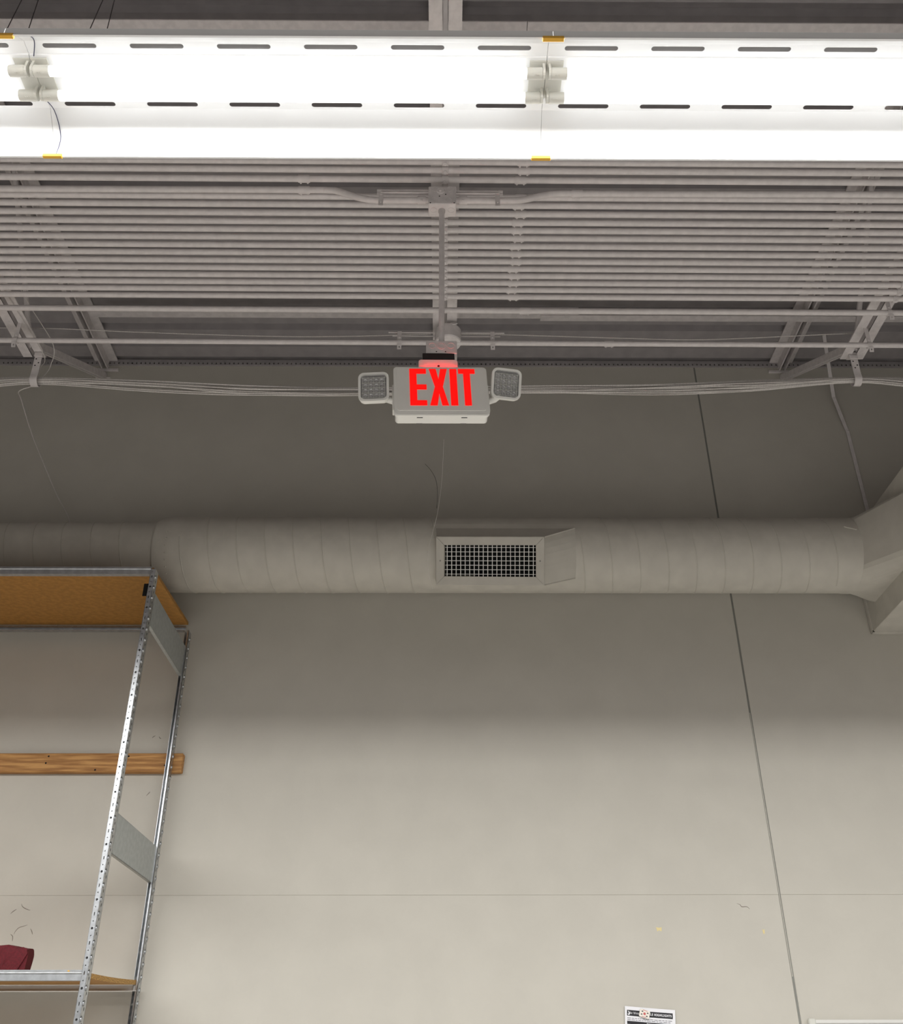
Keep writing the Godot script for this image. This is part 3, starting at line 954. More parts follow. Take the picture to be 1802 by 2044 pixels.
func build_duct() -> void:
	var axis := func(x: float) -> Vector3: return at(x, DUCT_Y, DUCT_D)
	var spiral := func(s: Shape, x0: float, x1: float, r: float, pitch: float) -> void:
		var path := []
		var steps := int((x1 - x0) / pitch * 40)
		for k in steps + 1:
			var x := lerpf(x0, x1, float(k) / steps)
			var a := -TAU * (x - x0) / pitch
			path.append(axis.call(x) + Vector3(0, sin(a), cos(a)) * r)
		s.tube(path, 0.0030, 6, false)
	var t := thing("round_duct", "large greige spiral duct along the wall behind the register", "duct", axis.call(0.3))
	var s := Shape.new()
	var path := []
	var radii := []
	for p in [[-1.461, 0.167], [-1.456, 0.180], [-1.440, 0.189], [-1.410, 0.194], [-1.374, DUCT_R], [0.006, DUCT_R], [0.448, DUCT_R], [2.087, DUCT_R]]:
		path.append(axis.call(p[0]))
		radii.append(p[1])
	# the wall of the duct is cut open behind the register
	var sides := 72
	for i in path.size() - 1:
		for k in sides:
			var a := TAU * k / sides - deg_to_rad(29.0)
			var b := TAU * (k + 1) / sides - deg_to_rad(29.0)
			if path[i].x > 0.0 and path[i].x < 0.4 and (k < 5 or k >= sides - 6):
				continue
			var na := Vector3(0, sin(a), cos(a))
			var nb := Vector3(0, sin(b), cos(b))
			s.quad_n(path[i] + na * radii[i], path[i] + nb * radii[i], path[i + 1] + nb * radii[i + 1], path[i + 1] + na * radii[i + 1], na, nb, nb, na)
	put(s, "body", M.duct, t)
	s = Shape.new()
	spiral.call(s, -1.32, -0.05, DUCT_R, 0.141)
	spiral.call(s, 0.68, 1.98, DUCT_R, 0.141)
	put(s, "spiral_seam", M.duct, t)
	s = Shape.new()
	for k in 8:
		var a := 0.15 - 0.19 * k
		s.lathe(upright(axis.call(-1.385) + Vector3(0, sin(a), cos(a)) * DUCT_R, Vector3(0, sin(a), cos(a))), [Vector2(0.005, 0), Vector2(0.004, 0.002), Vector2(0, 0.003)], 8)
	put(s, "rivets", M.duct, t).set_meta("kind", "stuff")
	t = thing("round_duct", "smaller greige spiral duct at left, half hidden by the shelf top", "duct", axis.call(-2.0))
	s = Shape.new()
	s.tube([axis.call(-3.6), axis.call(-1.461)], 0.166, 48, false)
	put(s, "body", M.duct, t)
	s = Shape.new()
	spiral.call(s, -3.5, -1.515, 0.166, 0.144)
	put(s, "spiral_seam", M.duct, t)
	s = Shape.new()
	s.tube([axis.call(-1.506), axis.call(-1.502), axis.call(-1.466), axis.call(-1.462)], 0.168, 48, false, [0.166, 0.1695, 0.1695, 0.166])
	put(s, "collar", M.duct, t)
	# plenum box on the wall at right, with the square-to-round piece on its left face
	t = thing("duct_plenum", "boxy sheet metal plenum where the large duct ends at right", "duct", at(2.6, 3.68, 4.4))
	s = Shape.new()
	s.slab(at(2.2386, 3.680, 3.98), at(3.6, 4.245, 4.746), 0.003)
	put(s, "box", M.duct, t)
	s = Shape.new()
	s.slab(at(2.232, 3.674, 4.722), at(3.6, 3.688, 4.748), 0.002)
	s.slab(at(2.232, 3.674, 4.722), at(2.246, 4.245, 4.748), 0.002)
	put(s, "wall_flange", M.duct, t)
	s = Shape.new()
	var n := 48
	for k in n:
		var p := []
		for j in [k, k + 1]:
			var a: float = TAU * (j + 0.5) / n
			var c := Vector2(cos(a), sin(a))
			var sq := c / maxf(absf(c.x), absf(c.y))
			p.append(axis.call(2.092) + Vector3(0, c.y, c.x) * DUCT_R)
			p.append(Vector3(2.240, 3.960 + sq.y * (0.170 if sq.y > 0 else 0.155), -4.345 + sq.x * (0.335 if sq.x > 0 else 0.325)))
		s.quad(p[0], p[2], p[3], p[1], (p[0] + p[3]) * 0.5 - axis.call(2.17))
	put(s, "transition", M.duct, t)
	s = Shape.new()
	s.tube([axis.call(2.046), axis.call(2.050), axis.call(2.088), axis.call(2.094)], DUCT_R, 56, false, [DUCT_R, DUCT_R + 0.0022, DUCT_R + 0.0022, DUCT_R])
	put(s, "collar", M.duct, t)
	s = Shape.new()
	var dir := Vector3(0, 0.35, 0.94).normalized()
	s.bar(axis.call(2.020) + dir * (DUCT_R + 0.003), axis.call(2.080) + Vector3(0, 0.24, 0.97).normalized() * (DUCT_R + 0.003), dir.cross(Vector3.RIGHT), 0.009, 0.006, 0.002)
	put(s, "drawband_latch", M.duct, t)

func build_register() -> void:
	# scoop boot on the duct, turned towards the floor
	var phi := deg_to_rad(29.0)
	var nn := Vector3(0, -sin(phi), cos(phi))
	var tt := Vector3(0, cos(phi), sin(phi))
	var on := func(x: float, up: float, out: float) -> Vector3: return at(x, DUCT_Y, DUCT_D) + tt * up + nn * out
	var skin := func(x: float, up: float) -> Vector3: return on.call(x, up, sqrt(maxf(DUCT_R * DUCT_R - up * up, 0.0)) + 0.001)
	# the mouth lies in a plane that leaves the duct towards the right
	var l := -0.038
	var r := 0.4905
	var ol := 0.207
	var orr := 0.267
	var mid_up := -0.024
	var hu := 0.118
	var x_dir: Vector3 = (on.call(r, 0, orr) - on.call(l, 0, ol)).normalized()
	var face := Transform3D(Basis(x_dir, tt, x_dir.cross(tt)), on.call((l + r) / 2, mid_up, (ol + orr) / 2))
	var w: float = (on.call(r, 0, orr) - on.call(l, 0, ol)).length()
	var t := thing("air_register", "white grille register in a sheet metal boot on the large duct", "vent", face.origin)
	var tl := face * Vector3(-w / 2, hu, -0.002)
	var tr := face * Vector3(w / 2, hu, -0.002)
	var bl := face * Vector3(-w / 2, -hu, -0.002)
	var br := face * Vector3(w / 2, -hu, -0.002)
	var s := Shape.new()
	var dtl: Vector3 = skin.call(l - 0.004, 0.139)
	var dtr: Vector3 = skin.call(0.657, 0.139)
	var dbl: Vector3 = skin.call(l - 0.004, -0.120)
	var dbr: Vector3 = skin.call(0.657, -0.112)
	var heart := face * Vector3(0, 0, -0.1)
	s.quad(tl, tr, dtr, dtl, tl - heart)
	put(s, "boot_top", M.duct, t)
	s = Shape.new()
	s.quad(bl, br, dbr, dbl, bl - heart)
	put(s, "boot_bottom", M.duct, t)
	s = Shape.new()
	var steps := 8
	for k in steps:
		var a := float(k) / steps
		var b := float(k + 1) / steps
		s.quad(br.lerp(tr, a), br.lerp(tr, b), skin.call(0.657, lerpf(-0.112, 0.139, b)), skin.call(0.657, lerpf(-0.112, 0.139, a)), Vector3(1, 0, 1))
	put(s, "boot_side", M.duct, t)
	s = Shape.new()
	for k in steps:
		var a := float(k) / steps
		var b := float(k + 1) / steps
		s.quad(bl.lerp(tl, a), bl.lerp(tl, b), skin.call(l - 0.004, lerpf(-0.120, 0.139, b)), skin.call(l - 0.004, lerpf(-0.120, 0.139, a)), Vector3.LEFT)
	put(s, "boot_side", M.duct, t)
	s = Shape.new()
	s.bar(tl, tr, tt, 0.006, 0.006, 0.001)
	s.bar(bl, br, tt, 0.006, 0.006, 0.001)
	s.bar(tr, dtr, tt, 0.006, 0.006, 0.001)
	s.bar(br, dbr, tt, 0.006, 0.006, 0.001)
	s.bar(br + tt * 0.02, br + tt * 0.055, face.basis.z, 0.006, 0.006, 0.001)
	put(s, "boot_seam", M.duct, t)
	s = Shape.new()
	for k in 10:
		var a := lerpf(l - 0.03, 0.667, k / 10.0)
		var b := lerpf(l - 0.03, 0.667, (k + 1) / 10.0)
		s.quad(skin.call(a, 0.137) + nn * 0.002, skin.call(b, 0.137) + nn * 0.002, skin.call(b, 0.160) + nn * 0.002, skin.call(a, 0.160) + nn * 0.002, nn + tt)
	put(s, "duct_flange", M.duct, t)
	# four mitred frame members
	var iw := w / 2 - 0.040
	var ih := 0.0772
	var rim := [Vector2(-w / 2, -hu), Vector2(w / 2, -hu), Vector2(w / 2, hu), Vector2(-w / 2, hu)]
	var ox := 0.0
	var inner := [Vector2(-iw + ox, -ih), Vector2(iw + ox, -ih), Vector2(iw + ox, ih), Vector2(-iw + ox, ih)]
	for k in 4:
		var j := (k + 1) % 4
		s = Shape.new()
		var c: Vector2 = (rim[k] + rim[j] + inner[k] + inner[j]) / 4.0
		var p := []
		for q in [rim[k], rim[j], inner[j], inner[k]]:
			p.append(q + (c - q).normalized() * 0.0006)
		s.extrude(face * Transform3D(Basis(), Vector3(0, 0, -0.001)), PackedVector2Array(p), 0.008)
		put(s, "frame_side", M.duct, t)
	for x in [-1.0, 1.0]:
		s = Shape.new()
		s.lathe(upright(face * Vector3(x * (w / 2 - 0.020), 0, 0.007), face.basis.z), [Vector2(0.004, 0), Vector2(0.0035, 0.0015), Vector2(0, 0.002)], 8)
		put(s, "screw", M.sealant, t)
	# closed damper behind the blades
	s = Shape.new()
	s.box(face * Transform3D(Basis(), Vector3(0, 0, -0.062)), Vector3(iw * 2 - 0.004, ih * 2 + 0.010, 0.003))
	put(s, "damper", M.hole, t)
	for k in 20:
		s = Shape.new()
		var x := -iw + (k + 0.62) * (iw * 2 / 20.2)
		s.box(face * Transform3D(Basis(Vector3.UP, 0.05), Vector3(x, 0, -0.002)), Vector3(0.0034, ih * 2, 0.012))
		put(s, "upright_blade", M.plastic, t)
	for k in 7:
		s = Shape.new()
		var y := -ih + (k + 0.5) * (ih * 2 / 7.0)
		s.box(face * Transform3D(Basis(), Vector3(0, y, -0.014)), Vector3(iw * 2, 0.0030, 0.010))
		put(s, "level_blade", M.plastic, t)

func build_exit_sign() -> void:
	var t := thing("exit_sign", "white exit sign with red lit letters and two emergency lamp heads", "sign", at(-0.007, 3.566, 2.69))
	t.rotation = Vector3(0, deg_to_rad(3.5), deg_to_rad(2.6))
	var g := t.global_transform
	# local frame: x right, y up from the bottom edge, z towards the viewer
	var face := Transform3D(Basis(), Vector3(0, 0.103, 0))
	var s := Shape.new()
	s.extrude(face * Transform3D(Basis(), Vector3(0, 0, -0.044)), rounded(0.314, 0.198, 0.012), 0.046)
	put(s, "housing", M.plastic, t, true)
	s = Shape.new()
	s.extrude(face * Transform3D(Basis(), Vector3(0, 0, -0.004)), rounded(0.322, 0.206, 0.014), 0.011)
	s.extrude(face * Transform3D(Basis(), Vector3(0, 0, 0.007)), rounded(0.318, 0.202, 0.013), 0.002)
	var plate := put(s, "face_plate", M.plastic, t, true)
	s = Shape.new()
	s.extrude(face * Transform3D(Basis(), Vector3(0, 0.006, 0.009)), rounded(0.300, 0.180, 0.008), 0.0015)
	put(s, "raised_panel", M.plastic, plate, true)
	# letters
	var bottom := -0.064
	var top := 0.092
	var e := PackedVector2Array([Vector2(-0.104, bottom), Vector2(-0.047, bottom), Vector2(-0.047, bottom + 0.021), Vector2(-0.080, bottom + 0.021), Vector2(-0.080, 0.003), Vector2(-0.047, 0.003), Vector2(-0.047, 0.024), Vector2(-0.080, 0.024), Vector2(-0.080, top - 0.021), Vector2(-0.047, top - 0.021), Vector2(-0.047, top), Vector2(-0.104, top)])
	var xx := PackedVector2Array([Vector2(-0.037, bottom), Vector2(-0.012, bottom), Vector2(-0.0045, -0.013), Vector2(0.004, bottom), Vector2(0.0265, bottom), Vector2(0.0085, 0.015), Vector2(0.0255, top), Vector2(0.002, top), Vector2(-0.005, 0.046), Vector2(-0.013, top), Vector2(-0.037, top), Vector2(-0.0185, 0.015)])
	var i := PackedVector2Array([Vector2(0.034, bottom), Vector2(0.058, bottom), Vector2(0.058, top), Vector2(0.034, top)])
	var tee := PackedVector2Array([Vector2(0.081, bottom), Vector2(0.104, bottom), Vector2(0.104, top - 0.020), Vector2(0.121, top - 0.020), Vector2(0.121, top), Vector2(0.064, top), Vector2(0.064, top - 0.020), Vector2(0.081, top - 0.020)])
	var letters := [e, xx, i, tee]
	for k in 4:
		s = Shape.new()
		s.extrude(face * Transform3D(Basis(), Vector3(-0.002, 0, 0.0105)), letters[k], 0.0014)
		put(s, ["letter_e", "letter_x", "letter_i", "letter_t"][k], M.red, plate, true)
	for x in [-0.075, 0.075]:
		s = Shape.new()
		s.slab(Vector3(x - 0.010, -0.0015, -0.0055), Vector3(x + 0.010, 0.001, -0.003))
		put(s, "snap_tab", M.socket_dark, t, true)
		s = Shape.new()
		s.slab(Vector3(x - 0.010, 0.0035, -0.0445), Vector3(x + 0.010, 0.0055, -0.0435))
		put(s, "snap_tab", M.socket_dark, t, true)
	# the letters' row of red diodes shows its light through the gap behind the face plate
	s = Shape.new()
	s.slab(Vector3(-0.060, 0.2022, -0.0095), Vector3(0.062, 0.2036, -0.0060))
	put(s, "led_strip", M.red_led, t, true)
	var a := AreaLight3D.new()
	a.name = "red_light"
	a.area_size = Vector2(0.118, 0.003)
	a.light_color = Color(1.0, 0.10, 0.12)
	a.light_energy = 0.016
	a.shadow_enabled = true
	t.add_child(a)
	a.position = Vector3(0, 0.2042, -0.0072)
	a.basis = Basis(Vector3.RIGHT, PI / 2 - 0.8)
	s = Shape.new()
	s.extrude(Transform3D(Basis(), Vector3(-0.003, 0.229, -0.036)), rounded(0.136, 0.054, 0.009), 0.022)
	var canopy := put(s, "canopy", M.plastic, t, true)
	s = Shape.new()
	s.slab(Vector3(-0.056, 0.255, -0.036), Vector3(0.056, 0.286, -0.015))
	put(s, "gasket", M.socket_dark, canopy, true)
	s = Shape.new()
	s.lathe(upright(Vector3(-0.002, 0.2275, -0.014), Vector3.BACK), [Vector2(0.0045, 0.0006), Vector2(0, 0.0006)], 10)
	put(s, "screw_hole", M.hole, canopy, true)
	# lamp heads
	for side in [-1.0, 1.0]:
		s = Shape.new()
		s.slab(Vector3(side * 0.158, 0.030, -0.036), Vector3(side * 0.1655, 0.140, -0.006), 0.002)
		put(s, "side_plate", M.plastic, t, true)
		var where := Vector3(-0.2285, 0.120, 0.004) if side < 0 else Vector3(0.2265, 0.136, 0.004)
		var turn := Basis(Vector3.UP, -side * deg_to_rad(-6.0)) * Basis(Vector3.RIGHT, deg_to_rad(22.0 if side > 0 else 10.0)) * Basis(Vector3.BACK, deg_to_rad(-2.6 if side > 0 else -1.0))
		var f := Transform3D(turn, where)
		s = Shape.new()
		s.tube([Vector3(side * 0.162, 0.080, -0.022), Vector3(side * 0.185, 0.090, -0.024), where + Vector3(0, -0.01, -0.022)], 0.011, 12)
		put(s, "swivel_arm", M.plastic, t, true)
		# back shell, rim, mirror with cells and the clear lens
		s = Shape.new()
		s.extrude(f * Transform3D(Basis(), Vector3(0, 0, -0.034)), rounded(0.084, 0.088, 0.016), 0.014)
		s.extrude(f * Transform3D(Basis(), Vector3(0, 0, -0.020)), rounded(0.100, 0.104, 0.019), 0.016)
		var head := put(s, "lamp_head", M.plastic, t, true)
		s = Shape.new()
		var outer := rounded(0.104, 0.108, 0.020)
		var inside := rounded(0.088, 0.092, 0.014)
		for k in outer.size():
			var j := (k + 1) % outer.size()
			var p := []
			for o in [outer[k], outer[j], inside[j], inside[k]]:
				p.append(f * Vector3(o.x, o.y, 0.006))
			s.quad(p[0], p[1], p[2], p[3], f.basis.z)
			s.quad(p[0], p[1], f * Vector3(outer[j].x, outer[j].y, -0.006), f * Vector3(outer[k].x, outer[k].y, -0.006), p[0] - where)
			s.quad(p[3], p[2], f * Vector3(inside[j].x, inside[j].y, -0.004), f * Vector3(inside[k].x, inside[k].y, -0.004), where - p[3])
		put(s, "rim", M.plastic, head, true)
		s = Shape.new()
		s.extrude(f * Transform3D(Basis(), Vector3(0, 0, -0.0045)), rounded(0.088, 0.092, 0.014), 0.0006)
		put(s, "mirror", M.socket_dark, head, true)
		for u in 4:
			for v in 4:
				s = Shape.new()
				var c := f * Vector3((u - 1.5) * 0.0188, (v - 1.5) * 0.0188 - 0.003, -0.0038)
				s.lathe(upright(c, f.basis.z), [Vector2(0.0082, 0.006), Vector2(0.0070, 0.003), Vector2(0.0040, 0.0004), Vector2(0.0026, 0.0004), Vector2(0.0022, 0.0030), Vector2(0, 0.0036)], 10)
				put(s, "reflector_cup", M.chrome, head, true)
		s = Shape.new()
		for k in 5:
			var q := (k - 2) * 0.0188
			s.box(f * Transform3D(Basis(), Vector3(q, -0.003, 0.001)), Vector3(0.0014, 0.080, 0.006))
			s.box(f * Transform3D(Basis(), Vector3(0, q - 0.003, 0.001)), Vector3(0.080, 0.0014, 0.006))
		put(s, "cell_grid", M.holder, head, true)
		s = Shape.new()
		var pane := rounded(0.089, 0.093, 0.014)
		s.extrude(f * Transform3D(Basis(), Vector3(0, 0, 0.0048)), pane, 0.0012)
		put(s, "lens", M.lens, head, true)

const POST_X := -1.3030

func post(t: Node3D, x: float, d: float, back: float) -> void:
	# slotted angle post: a pierced flange across and a flange running towards back
	var flange := 0.0215
	var s := Shape.new()
	var dir := signf(back - d)
	var f := Transform3D(Basis(), at(x - flange / 2, 0, d))
	var cell := 0.0254
	var k := 0
	var y := 1.7016
	s.slab(at(x - flange, 0.0, d), at(x, y, d + 0.002))
	while y < 3.645:
		var c := Vector2(-0.001, y + cell / 2)
		var hole: PackedVector2Array
		match k % 4:
			0: hole = circle(0.0023, 8, c)
			1: hole = circle(0.0045, 10, c)
			2: hole = circle(0.0023, 8, c)
			_: hole = PackedVector2Array([c + Vector2(0.0017, -0.006), c + Vector2(0.0017, 0.006), c + Vector2(-0.0017, 0.006), c + Vector2(-0.0017, -0.006)])
		s.pierced(f, Vector2(-flange / 2, y), Vector2(flange / 2, y + cell), hole, 0.002)
		y += cell
		k += 1
	# closed back, side flange, a return lip and the folded front corner
	if dir > 0:
		s.slab(at(x - flange, 0.0, d + dir * 0.014), at(x, y, d + dir * 0.0155))
	s.slab(at(x - 0.002, 0.0, d), at(x, y, back))
	s.slab(at(x - flange, 0.0, d), at(x - flange + 0.002, y, d + dir * (0.010 if dir > 0 else 0.044)))
	s.slab(at(x - 0.009, 0.0, back - dir * 0.002), at(x, y, back))
	put(s, "post", M.galvanised, t)
	s = Shape.new()
	y = 1.7422
	while y < 3.64:
		var q := at(x, y, d + dir * 0.012)
		s.lathe(Transform3D(Basis(Vector3(0, 1.7, 0), Vector3(1, 0, 0), Vector3(0, 0, 1)), q), [Vector2(0.0062, 0), Vector2(0.0056, 0.0030), Vector2(0.0032, 0.0052), Vector2(0, 0.0058)], 10)
		y += 0.0508
	put(s, "keyhole_bosses", M.galvanised, t).set_meta("kind", "stuff")
	s = Shape.new()
	y = 1.7239
	while y < 3.64:
		s.lathe(Transform3D(Basis(Vector3(0, 2.2, 0), Vector3(1, 0, 0), Vector3(0, 0, 1)), at(x + 0.0002, y, d + dir * 0.026)), [Vector2(0.0032, 0.0), Vector2(0, 0.0004)], 8)
		y += 0.0508
	put(s, "keyhole_slots", M.hole, t).set_meta("kind", "stuff")

func beam(t: Node3D, d: float, y: float, face: float, m: Material, called := "beam") -> void:
	# shelf beam: an upright web with a rolled bead on top and a ledge the board lies on
	var s := Shape.new()
	var x0 := -3.7577
	var x1 := POST_X - 0.022
	s.slab(at(x0, y - 0.034, d), at(x1, y, d + face * 0.002))
	s.tube([at(x0, y - 0.010, d - face * 0.001), at(x1, y - 0.010, d - face * 0.001)], 0.0045, 10)
	s.slab(at(x0, y - 0.036, d), at(x1, y - 0.034, d + face * 0.024))
	s.slab(at(x0, y - 0.018, d), at(x1, y - 0.016, d + face * 0.020))
	put(s, called, m, t)

func build_rack() -> void:
	var t := thing("shelving_rack", "tall galvanised slotted-post shelving rack at left against the wall", "shelving", at(POST_X, 0, 4.28))
	post(t, POST_X, 3.9812, 4.0279)
	post(t, POST_X, 4.7090, 4.6640)
	post(t, -3.7577, 3.9812, 4.0279)
	post(t, -3.7577, 4.7090, 4.6640)
	for y in [3.6718, 2.0052]:
		beam(t, 3.9893, y, 1.0, M.galvanised)
	beam(t, 4.6779, 3.6881, -1.0, M.galvanised)
	var s := Shape.new()
	s.slab(at(-3.7577, 1.9900, 4.6718), at(POST_X - 0.004, 2.0144, 4.6758), 0.001)
	s.slab(at(-3.7577, 1.9900, 4.6565), at(POST_X - 0.004, 1.9930, 4.6758), 0.001)
	put(s, "beam", M.white_beam, t)
	for y in [[2.4308, 2.5872], [3.4128, 3.5703]]:
		s = Shape.new()
		s.slab(at(POST_X - 0.010, y[0], 4.0065), at(POST_X - 0.008, y[1], 4.7022))
		s.slab(at(POST_X - 0.024, y[0], 4.0065), at(POST_X - 0.008, y[0] + 0.002, 4.7022))
		s.slab(at(POST_X - 0.024, y[1] - 0.002, 4.0065), at(POST_X - 0.008, y[1], 4.7022))
		put(s, "side_brace", M.brace, t)
	s = Shape.new()
	s.slab(at(POST_X - 0.046, 3.5296, 3.9954), at(POST_X - 0.022, 3.5906, 3.9994), 0.001)
	put(s, "beam_lug", M.hole, t)
	s = Shape.new()
	s.slab(at(-1.3792, 1.9981, 3.9867), at(-1.3721, 2.0032, 3.9893))
	put(s, "beam_screw", M.clip, t)
	# boards
	s = Shape.new()
	s.bar(at(-2.5268, 3.6617, 3.9933), at(-2.5268, 3.7003, 4.6748), Vector3.RIGHT, 2.4232, 0.016, 0.001)
	var o := put(s, "shelf_board", M.board, t)
	o.set_meta("label", "brown particleboard of the top shelf")
	# lower board sags a little between its beams and shows its raw end
	s = Shape.new()
	var steps := 10
	for k in steps:
		var a := float(k) / steps
		var b := float(k + 1) / steps
		var ya := 1.9798 + 0.036 * a - 0.004 * sin(PI * a)
		var yb := 1.9798 + 0.036 * b - 0.004 * sin(PI * b)
		var da := lerpf(3.9933, 4.6718, a)
		var db := lerpf(3.9933, 4.6718, b)
		var xr := POST_X - 0.012
		s.quad(at(-3.7374, ya, da), at(xr, ya, da), at(xr, yb, db), at(-3.7374, yb, db), Vector3.DOWN)
		s.quad(at(-3.7374, ya + 0.018, da), at(xr, ya + 0.018, da), at(xr, yb + 0.018, db), at(-3.7374, yb + 0.018, db), Vector3.UP)
	s.quad(at(-3.7374, 1.9798, 3.9933), at(POST_X - 0.012, 1.9798, 3.9933), at(POST_X - 0.012, 1.9981, 3.9933), at(-3.7374, 1.9981, 3.9933), Vector3.BACK)
	s.quad(at(-3.7374, 2.0164, 4.6718), at(POST_X - 0.012, 2.0164, 4.6718), at(POST_X - 0.012, 2.0347, 4.6718), at(-3.7374, 2.0347, 4.6718), Vector3.FORWARD)
	o = put(s, "shelf_board", M.board, t)
	o.set_meta("label", "brown particleboard of the lower shelf")
	s = Shape.new()
	for k in steps:
		var a := float(k) / steps
		var b := float(k + 1) / steps
		var ya := 1.9798 + 0.036 * a - 0.004 * sin(PI * a)
		var yb := 1.9798 + 0.036 * b - 0.004 * sin(PI * b)
		s.quad(at(POST_X - 0.0115, ya, lerpf(3.9933, 4.6718, a)), at(POST_X - 0.0115, yb, lerpf(3.9933, 4.6718, b)), at(POST_X - 0.0115, yb + 0.018, lerpf(3.9933, 4.6718, b)), at(POST_X - 0.0115, ya + 0.018, lerpf(3.9933, 4.6718, a)), Vector3.RIGHT)
	put(s, "raw_edge", M.board_edge, o)
	# ledger board on the wall behind the rack
	t = thing("ledger_board", "knotty wooden board fixed level to the wall behind the rack", "board", at(-2.2, 2.98, 4.73))
	s = Shape.new()
	s.slab(at(-3.6, 2.942, 4.712), at(-1.258, 3.034, 4.7495), 0.004)
	put(s, "plank", M.lumber, t)
	for p in [[-1.520, 3.018], [-1.528, 2.980], [-1.340, 2.974], [-1.905, 3.018], [-1.912, 2.985], [-1.670, 2.952]]:
		s = Shape.new()
		s.lathe(upright(at(p[0], p[1], 4.7120), Vector3.BACK), [Vector2(0.0045, 0.0008), Vector2(0.003, 0.0002), Vector2(0, 0.0002)], 9)
		put(s, "screw", M.hole, t)

func build_small_things() -> void:
	# folded maroon cloth on the lower shelf
	var t := thing("folded_cloth", "dark red folded cloth lying on the lower shelf at left", "cloth", at(-1.74, 2.004, 4.112))
	var rings := []
	var s := Shape.new()
	var rows := 14
	var sides := 28
	for i in rows + 1:
		var a := float(i) / rows
		var x := lerpf(-2.05, -1.582, a)
		var ring := []
		var shrink := 1.0
		if a > 0.93: shrink = 1.0 - pow((a - 0.93) / 0.07, 2.0) * 0.10
		for k in sides:
			var b := TAU * k / sides
			var c := Vector2(cos(b), sin(b))
			var q := Vector2(signf(c.x) * pow(absf(c.x), 0.5), signf(c.y) * pow(absf(c.y), 0.5))
			var wob := 0.004 * sin(x * 31.0 + b * 3.0) + 0.003 * sin(x * 57.0 - b * 5.0)
			var hgt := 0.048 + 0.004 * sin(x * 14.0)
			var yy := 2.041 + q.y * (hgt * shrink + wob * (1.0 if c.y > -0.3 else 0.0))
			ring.append(at(x + 0.002 * q.y, maxf(yy + 0.006, 2.0045), 4.112 - q.x * (0.062 * shrink + wob)))
		rings.append(ring)
	for i in rows:
		for k in sides:
			var j := (k + 1) % sides
			var c: Vector3 = (rings[i][k] + rings[i + 1][j]) * 0.5
			s.quad(rings[i][k], rings[i][j], rings[i + 1][j], rings[i + 1][k], c - at(c.x, 2.047, 4.112))
	for k in range(1, sides - 1):
		s.tri(rings[rows][0], rings[rows][k], rings[rows][k + 1], Vector3.RIGHT)
		s.tri(rings[0][0], rings[0][k], rings[0][k + 1], Vector3.LEFT)
	put(s, "body", M.maroon, t)
	s = Shape.new()
	s.extrude(Transform3D(Basis(), at(-0.028, 0.006, 4.045)), PackedVector2Array([Vector2(-1.63, 1.995), Vector2(-1.575, 2.070), Vector2(-1.552, 2.083), Vector2(-1.538, 2.078), Vector2(-1.532, 2.06), Vector2(-1.560, 2.000), Vector2(-1.565, 1.995)]), 0.006)
	put(s, "turned_corner", M.maroon, t)
	s = Shape.new()
	s.extrude(Transform3D(Basis(), at(-0.028, 0.006, 4.049)), PackedVector2Array([Vector2(-1.610, 1.995), Vector2(-1.598, 2.02), Vector2(-1.560, 2.068), Vector2(-1.530, 2.062), Vector2(-1.533, 1.995)]), 0.004)
	put(s, "under_fold", M.maroon, t)
	# printed sheet held by a magnet
	var tilt := deg_to_rad(-4.3)
	var f := Transform3D(Basis(Vector3.BACK, tilt), at(0.783, 1.9355, WALL - 0.004))
	t = thing("notice_sheet", "white printed notice with black headline bar on the wall, bottom of photo", "paper", f * Vector3(0.108, -0.14, 0))
	s = Shape.new()
	for k in 10:
		var a := 0.2156 * k / 10.0
		var b := 0.2156 * (k + 1) / 10.0
		var za := 0.003 * cos(a / 0.2156 * TAU)
		var zb := 0.003 * cos(b / 0.2156 * TAU)
		s.quad(f * Vector3(a, 0, za), f * Vector3(b, 0, zb), f * Vector3(b, -0.279, zb), f * Vector3(a, -0.279, za), Vector3.BACK)
	put(s, "sheet", M.paper, t)
	var ink := func(x0: float, x1: float, y0: float, y1: float, m: Material, called: String) -> void:
		var q := Shape.new()
		for k in 8:
			var a: float = lerpf(x0, x1, k / 8.0)
			var b: float = lerpf(x0, x1, (k + 1) / 8.0)
			var za := 0.003 * cos(a / 0.2156 * TAU) + 0.0004
			var zb := 0.003 * cos(b / 0.2156 * TAU) + 0.0004
			q.quad(f * Vector3(a, -y0, za), f * Vector3(b, -y0, zb), f * Vector3(b, -y1, zb), f * Vector3(a, -y1, za), Vector3.BACK)
		put(q, called, m, t)
	ink.call(0.009, 0.205, 0.014, 0.036, M.ink, "headline_bar")
	ink.call(0.009, 0.205, 0.056, 0.068, M.ink, "section_bar")
	ink.call(0.009, 0.205, 0.110, 0.122, M.ink, "section_bar")
	var rng := RandomNumberGenerator.new()
	rng.seed = 11
	for y in [0.0435, 0.0500, 0.076, 0.083, 0.090, 0.097, 0.131, 0.138, 0.145, 0.152, 0.159]:
		var x := 0.010
		while x < 0.195:
			var w := rng.randf_range(0.006, 0.018)
			ink.call(x, minf(x + w, 0.203), y, y + 0.0024, M.grey_ink, "text_word")
			x += w + 0.003
	print_text(t, f * Transform3D(Basis(), Vector3(0.1545, -0.0252, 0.0032)), "LE HIGHLIGHTS", 0.0127, true, "headline_text")
	print_text(t, f * Transform3D(Basis(), Vector3(0.040, -0.0250, 0.0032)), "Be Wen", 0.0110, false, "headline_text")
	print_text(t, f * Transform3D(Basis(), Vector3(0.109, -0.0620, 0.0016)), "Programs", 0.0070, true, "headline_text")
	s = Shape.new()
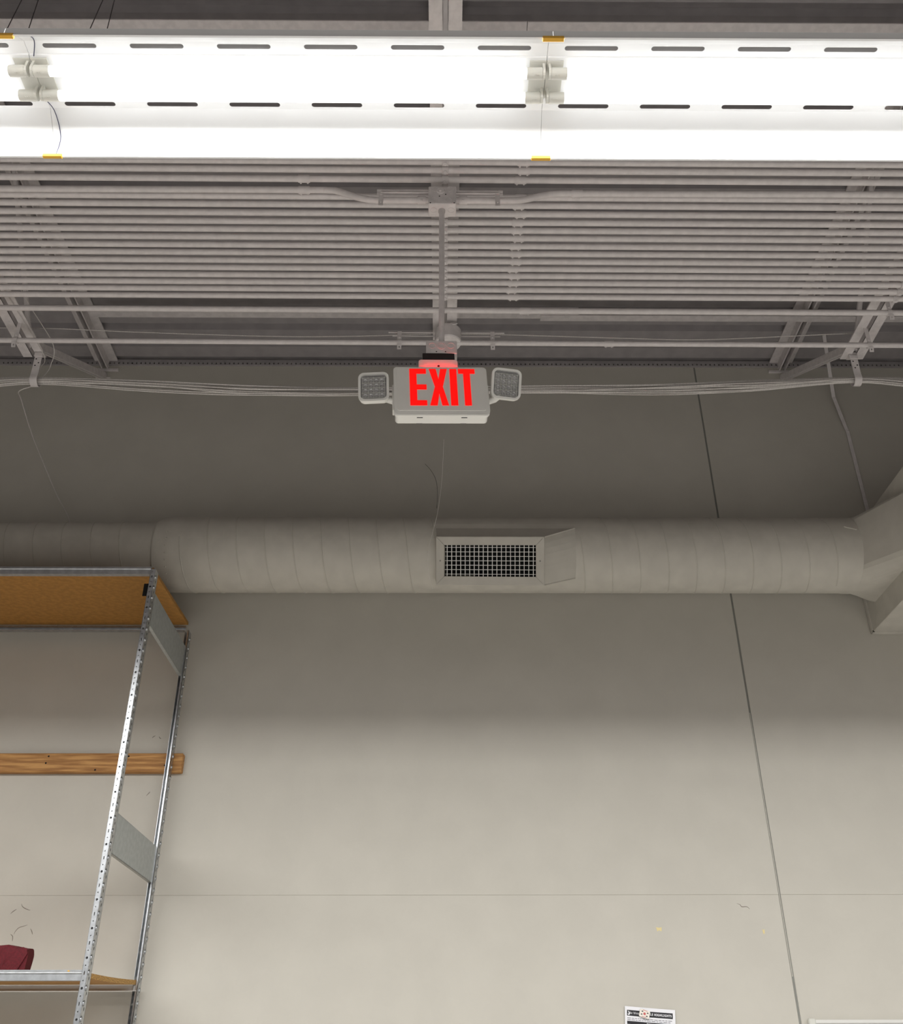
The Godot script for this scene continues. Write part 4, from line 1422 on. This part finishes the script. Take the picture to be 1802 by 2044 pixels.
	s.extrude(f * Transform3D(Basis(), Vector3(0.0165, -0.0255, 0.0034)), PackedVector2Array([Vector2(-0.003, 0.009), Vector2(0.001, 0.006), Vector2(0.0045, 0.0), Vector2(0.0045, -0.005), Vector2(0.001, -0.0085), Vector2(-0.0035, -0.007), Vector2(-0.0052, -0.002), Vector2(-0.003, -0.004), Vector2(-0.0005, -0.003), Vector2(0.0, 0.0), Vector2(-0.002, 0.004)]), 0.0004)
	put(s, "drop_logo", M.paper, t)
	# magnet
	var mf := f * Transform3D(Basis(Vector3.BACK, deg_to_rad(-14.0)), Vector3(0.0835, -0.0245, 0.0048))
	t = thing("fridge_magnet", "small white and red card-shaped magnet holding the notice", "magnet", mf.origin)
	s = Shape.new()
	s.extrude(mf, rounded(0.044, 0.031, 0.005), 0.0035)
	put(s, "body", M.magnet, t)
	for p in [[-0.011, 0.007, 0.007, 0.004], [-0.012, -0.005, 0.007, 0.004], [0.012, 0.006, 0.007, 0.004], [0.011, -0.007, 0.007, 0.004]]:
		s = Shape.new()
		s.extrude(mf * Transform3D(Basis(), Vector3(p[0], p[1], 0.0035)), rounded(p[2], p[3], 0.0015, 2), 0.0004)
		put(s, "dark_spot", M.ink, t)
	s = Shape.new()
	s.extrude(mf * Transform3D(Basis(), Vector3(0, 0.0, 0.0035)), circle(0.0055, 10), 0.0004)
	s.extrude(mf * Transform3D(Basis(), Vector3(0, 0.0125, 0.0035)), rounded(0.020, 0.0018, 0.0006, 2), 0.0004)
	s.extrude(mf * Transform3D(Basis(), Vector3(0, -0.0125, 0.0035)), rounded(0.020, 0.0018, 0.0006, 2), 0.0004)
	put(s, "red_print", M.print_red, t)
	# whiteboard corner
	t = thing("whiteboard", "white board with thin frame whose top corner shows at bottom right", "whiteboard", at(2.2, 1.4, 4.74))
	s = Shape.new()
	s.slab(at(1.572, 0.90, 4.735), at(2.98, 1.876, 4.749))
	put(s, "panel", M.white_board, t)
	s = Shape.new()
	s.slab(at(1.570, 1.866, 4.728), at(2.99, 1.8805, 4.7495), 0.002)
	put(s, "frame_rail", M.aluminium, t)
	s = Shape.new()
	s.slab(at(1.566, 0.895, 4.728), at(1.578, 1.868, 4.7495), 0.002)
	put(s, "frame_rail", M.aluminium, t)
	s = Shape.new()
	s.slab(at(1.562, 1.856, 4.724), at(1.592, 1.885, 4.7495), 0.004)
	put(s, "corner_cap", M.holder, t)

func print_text(parent: Node3D, where: Transform3D, words: String, size: float, bold: bool, called: String) -> void:
	var m := TextMesh.new()
	var font := SystemFont.new()
	font.font_names = PackedStringArray(["Droid Sans" if bold else "Droid Serif"])
	font.font_weight = 700 if bold else 400
	m.font = font
	m.text = words
	m.font_size = 32
	m.pixel_size = size / 32.0
	m.depth = 0.0006
	m.curve_step = 2.0
	var o := MeshInstance3D.new()
	o.name = called
	o.mesh = m
	o.material_override = M.paper
	parent.add_child(o, true)
	o.global_transform = where
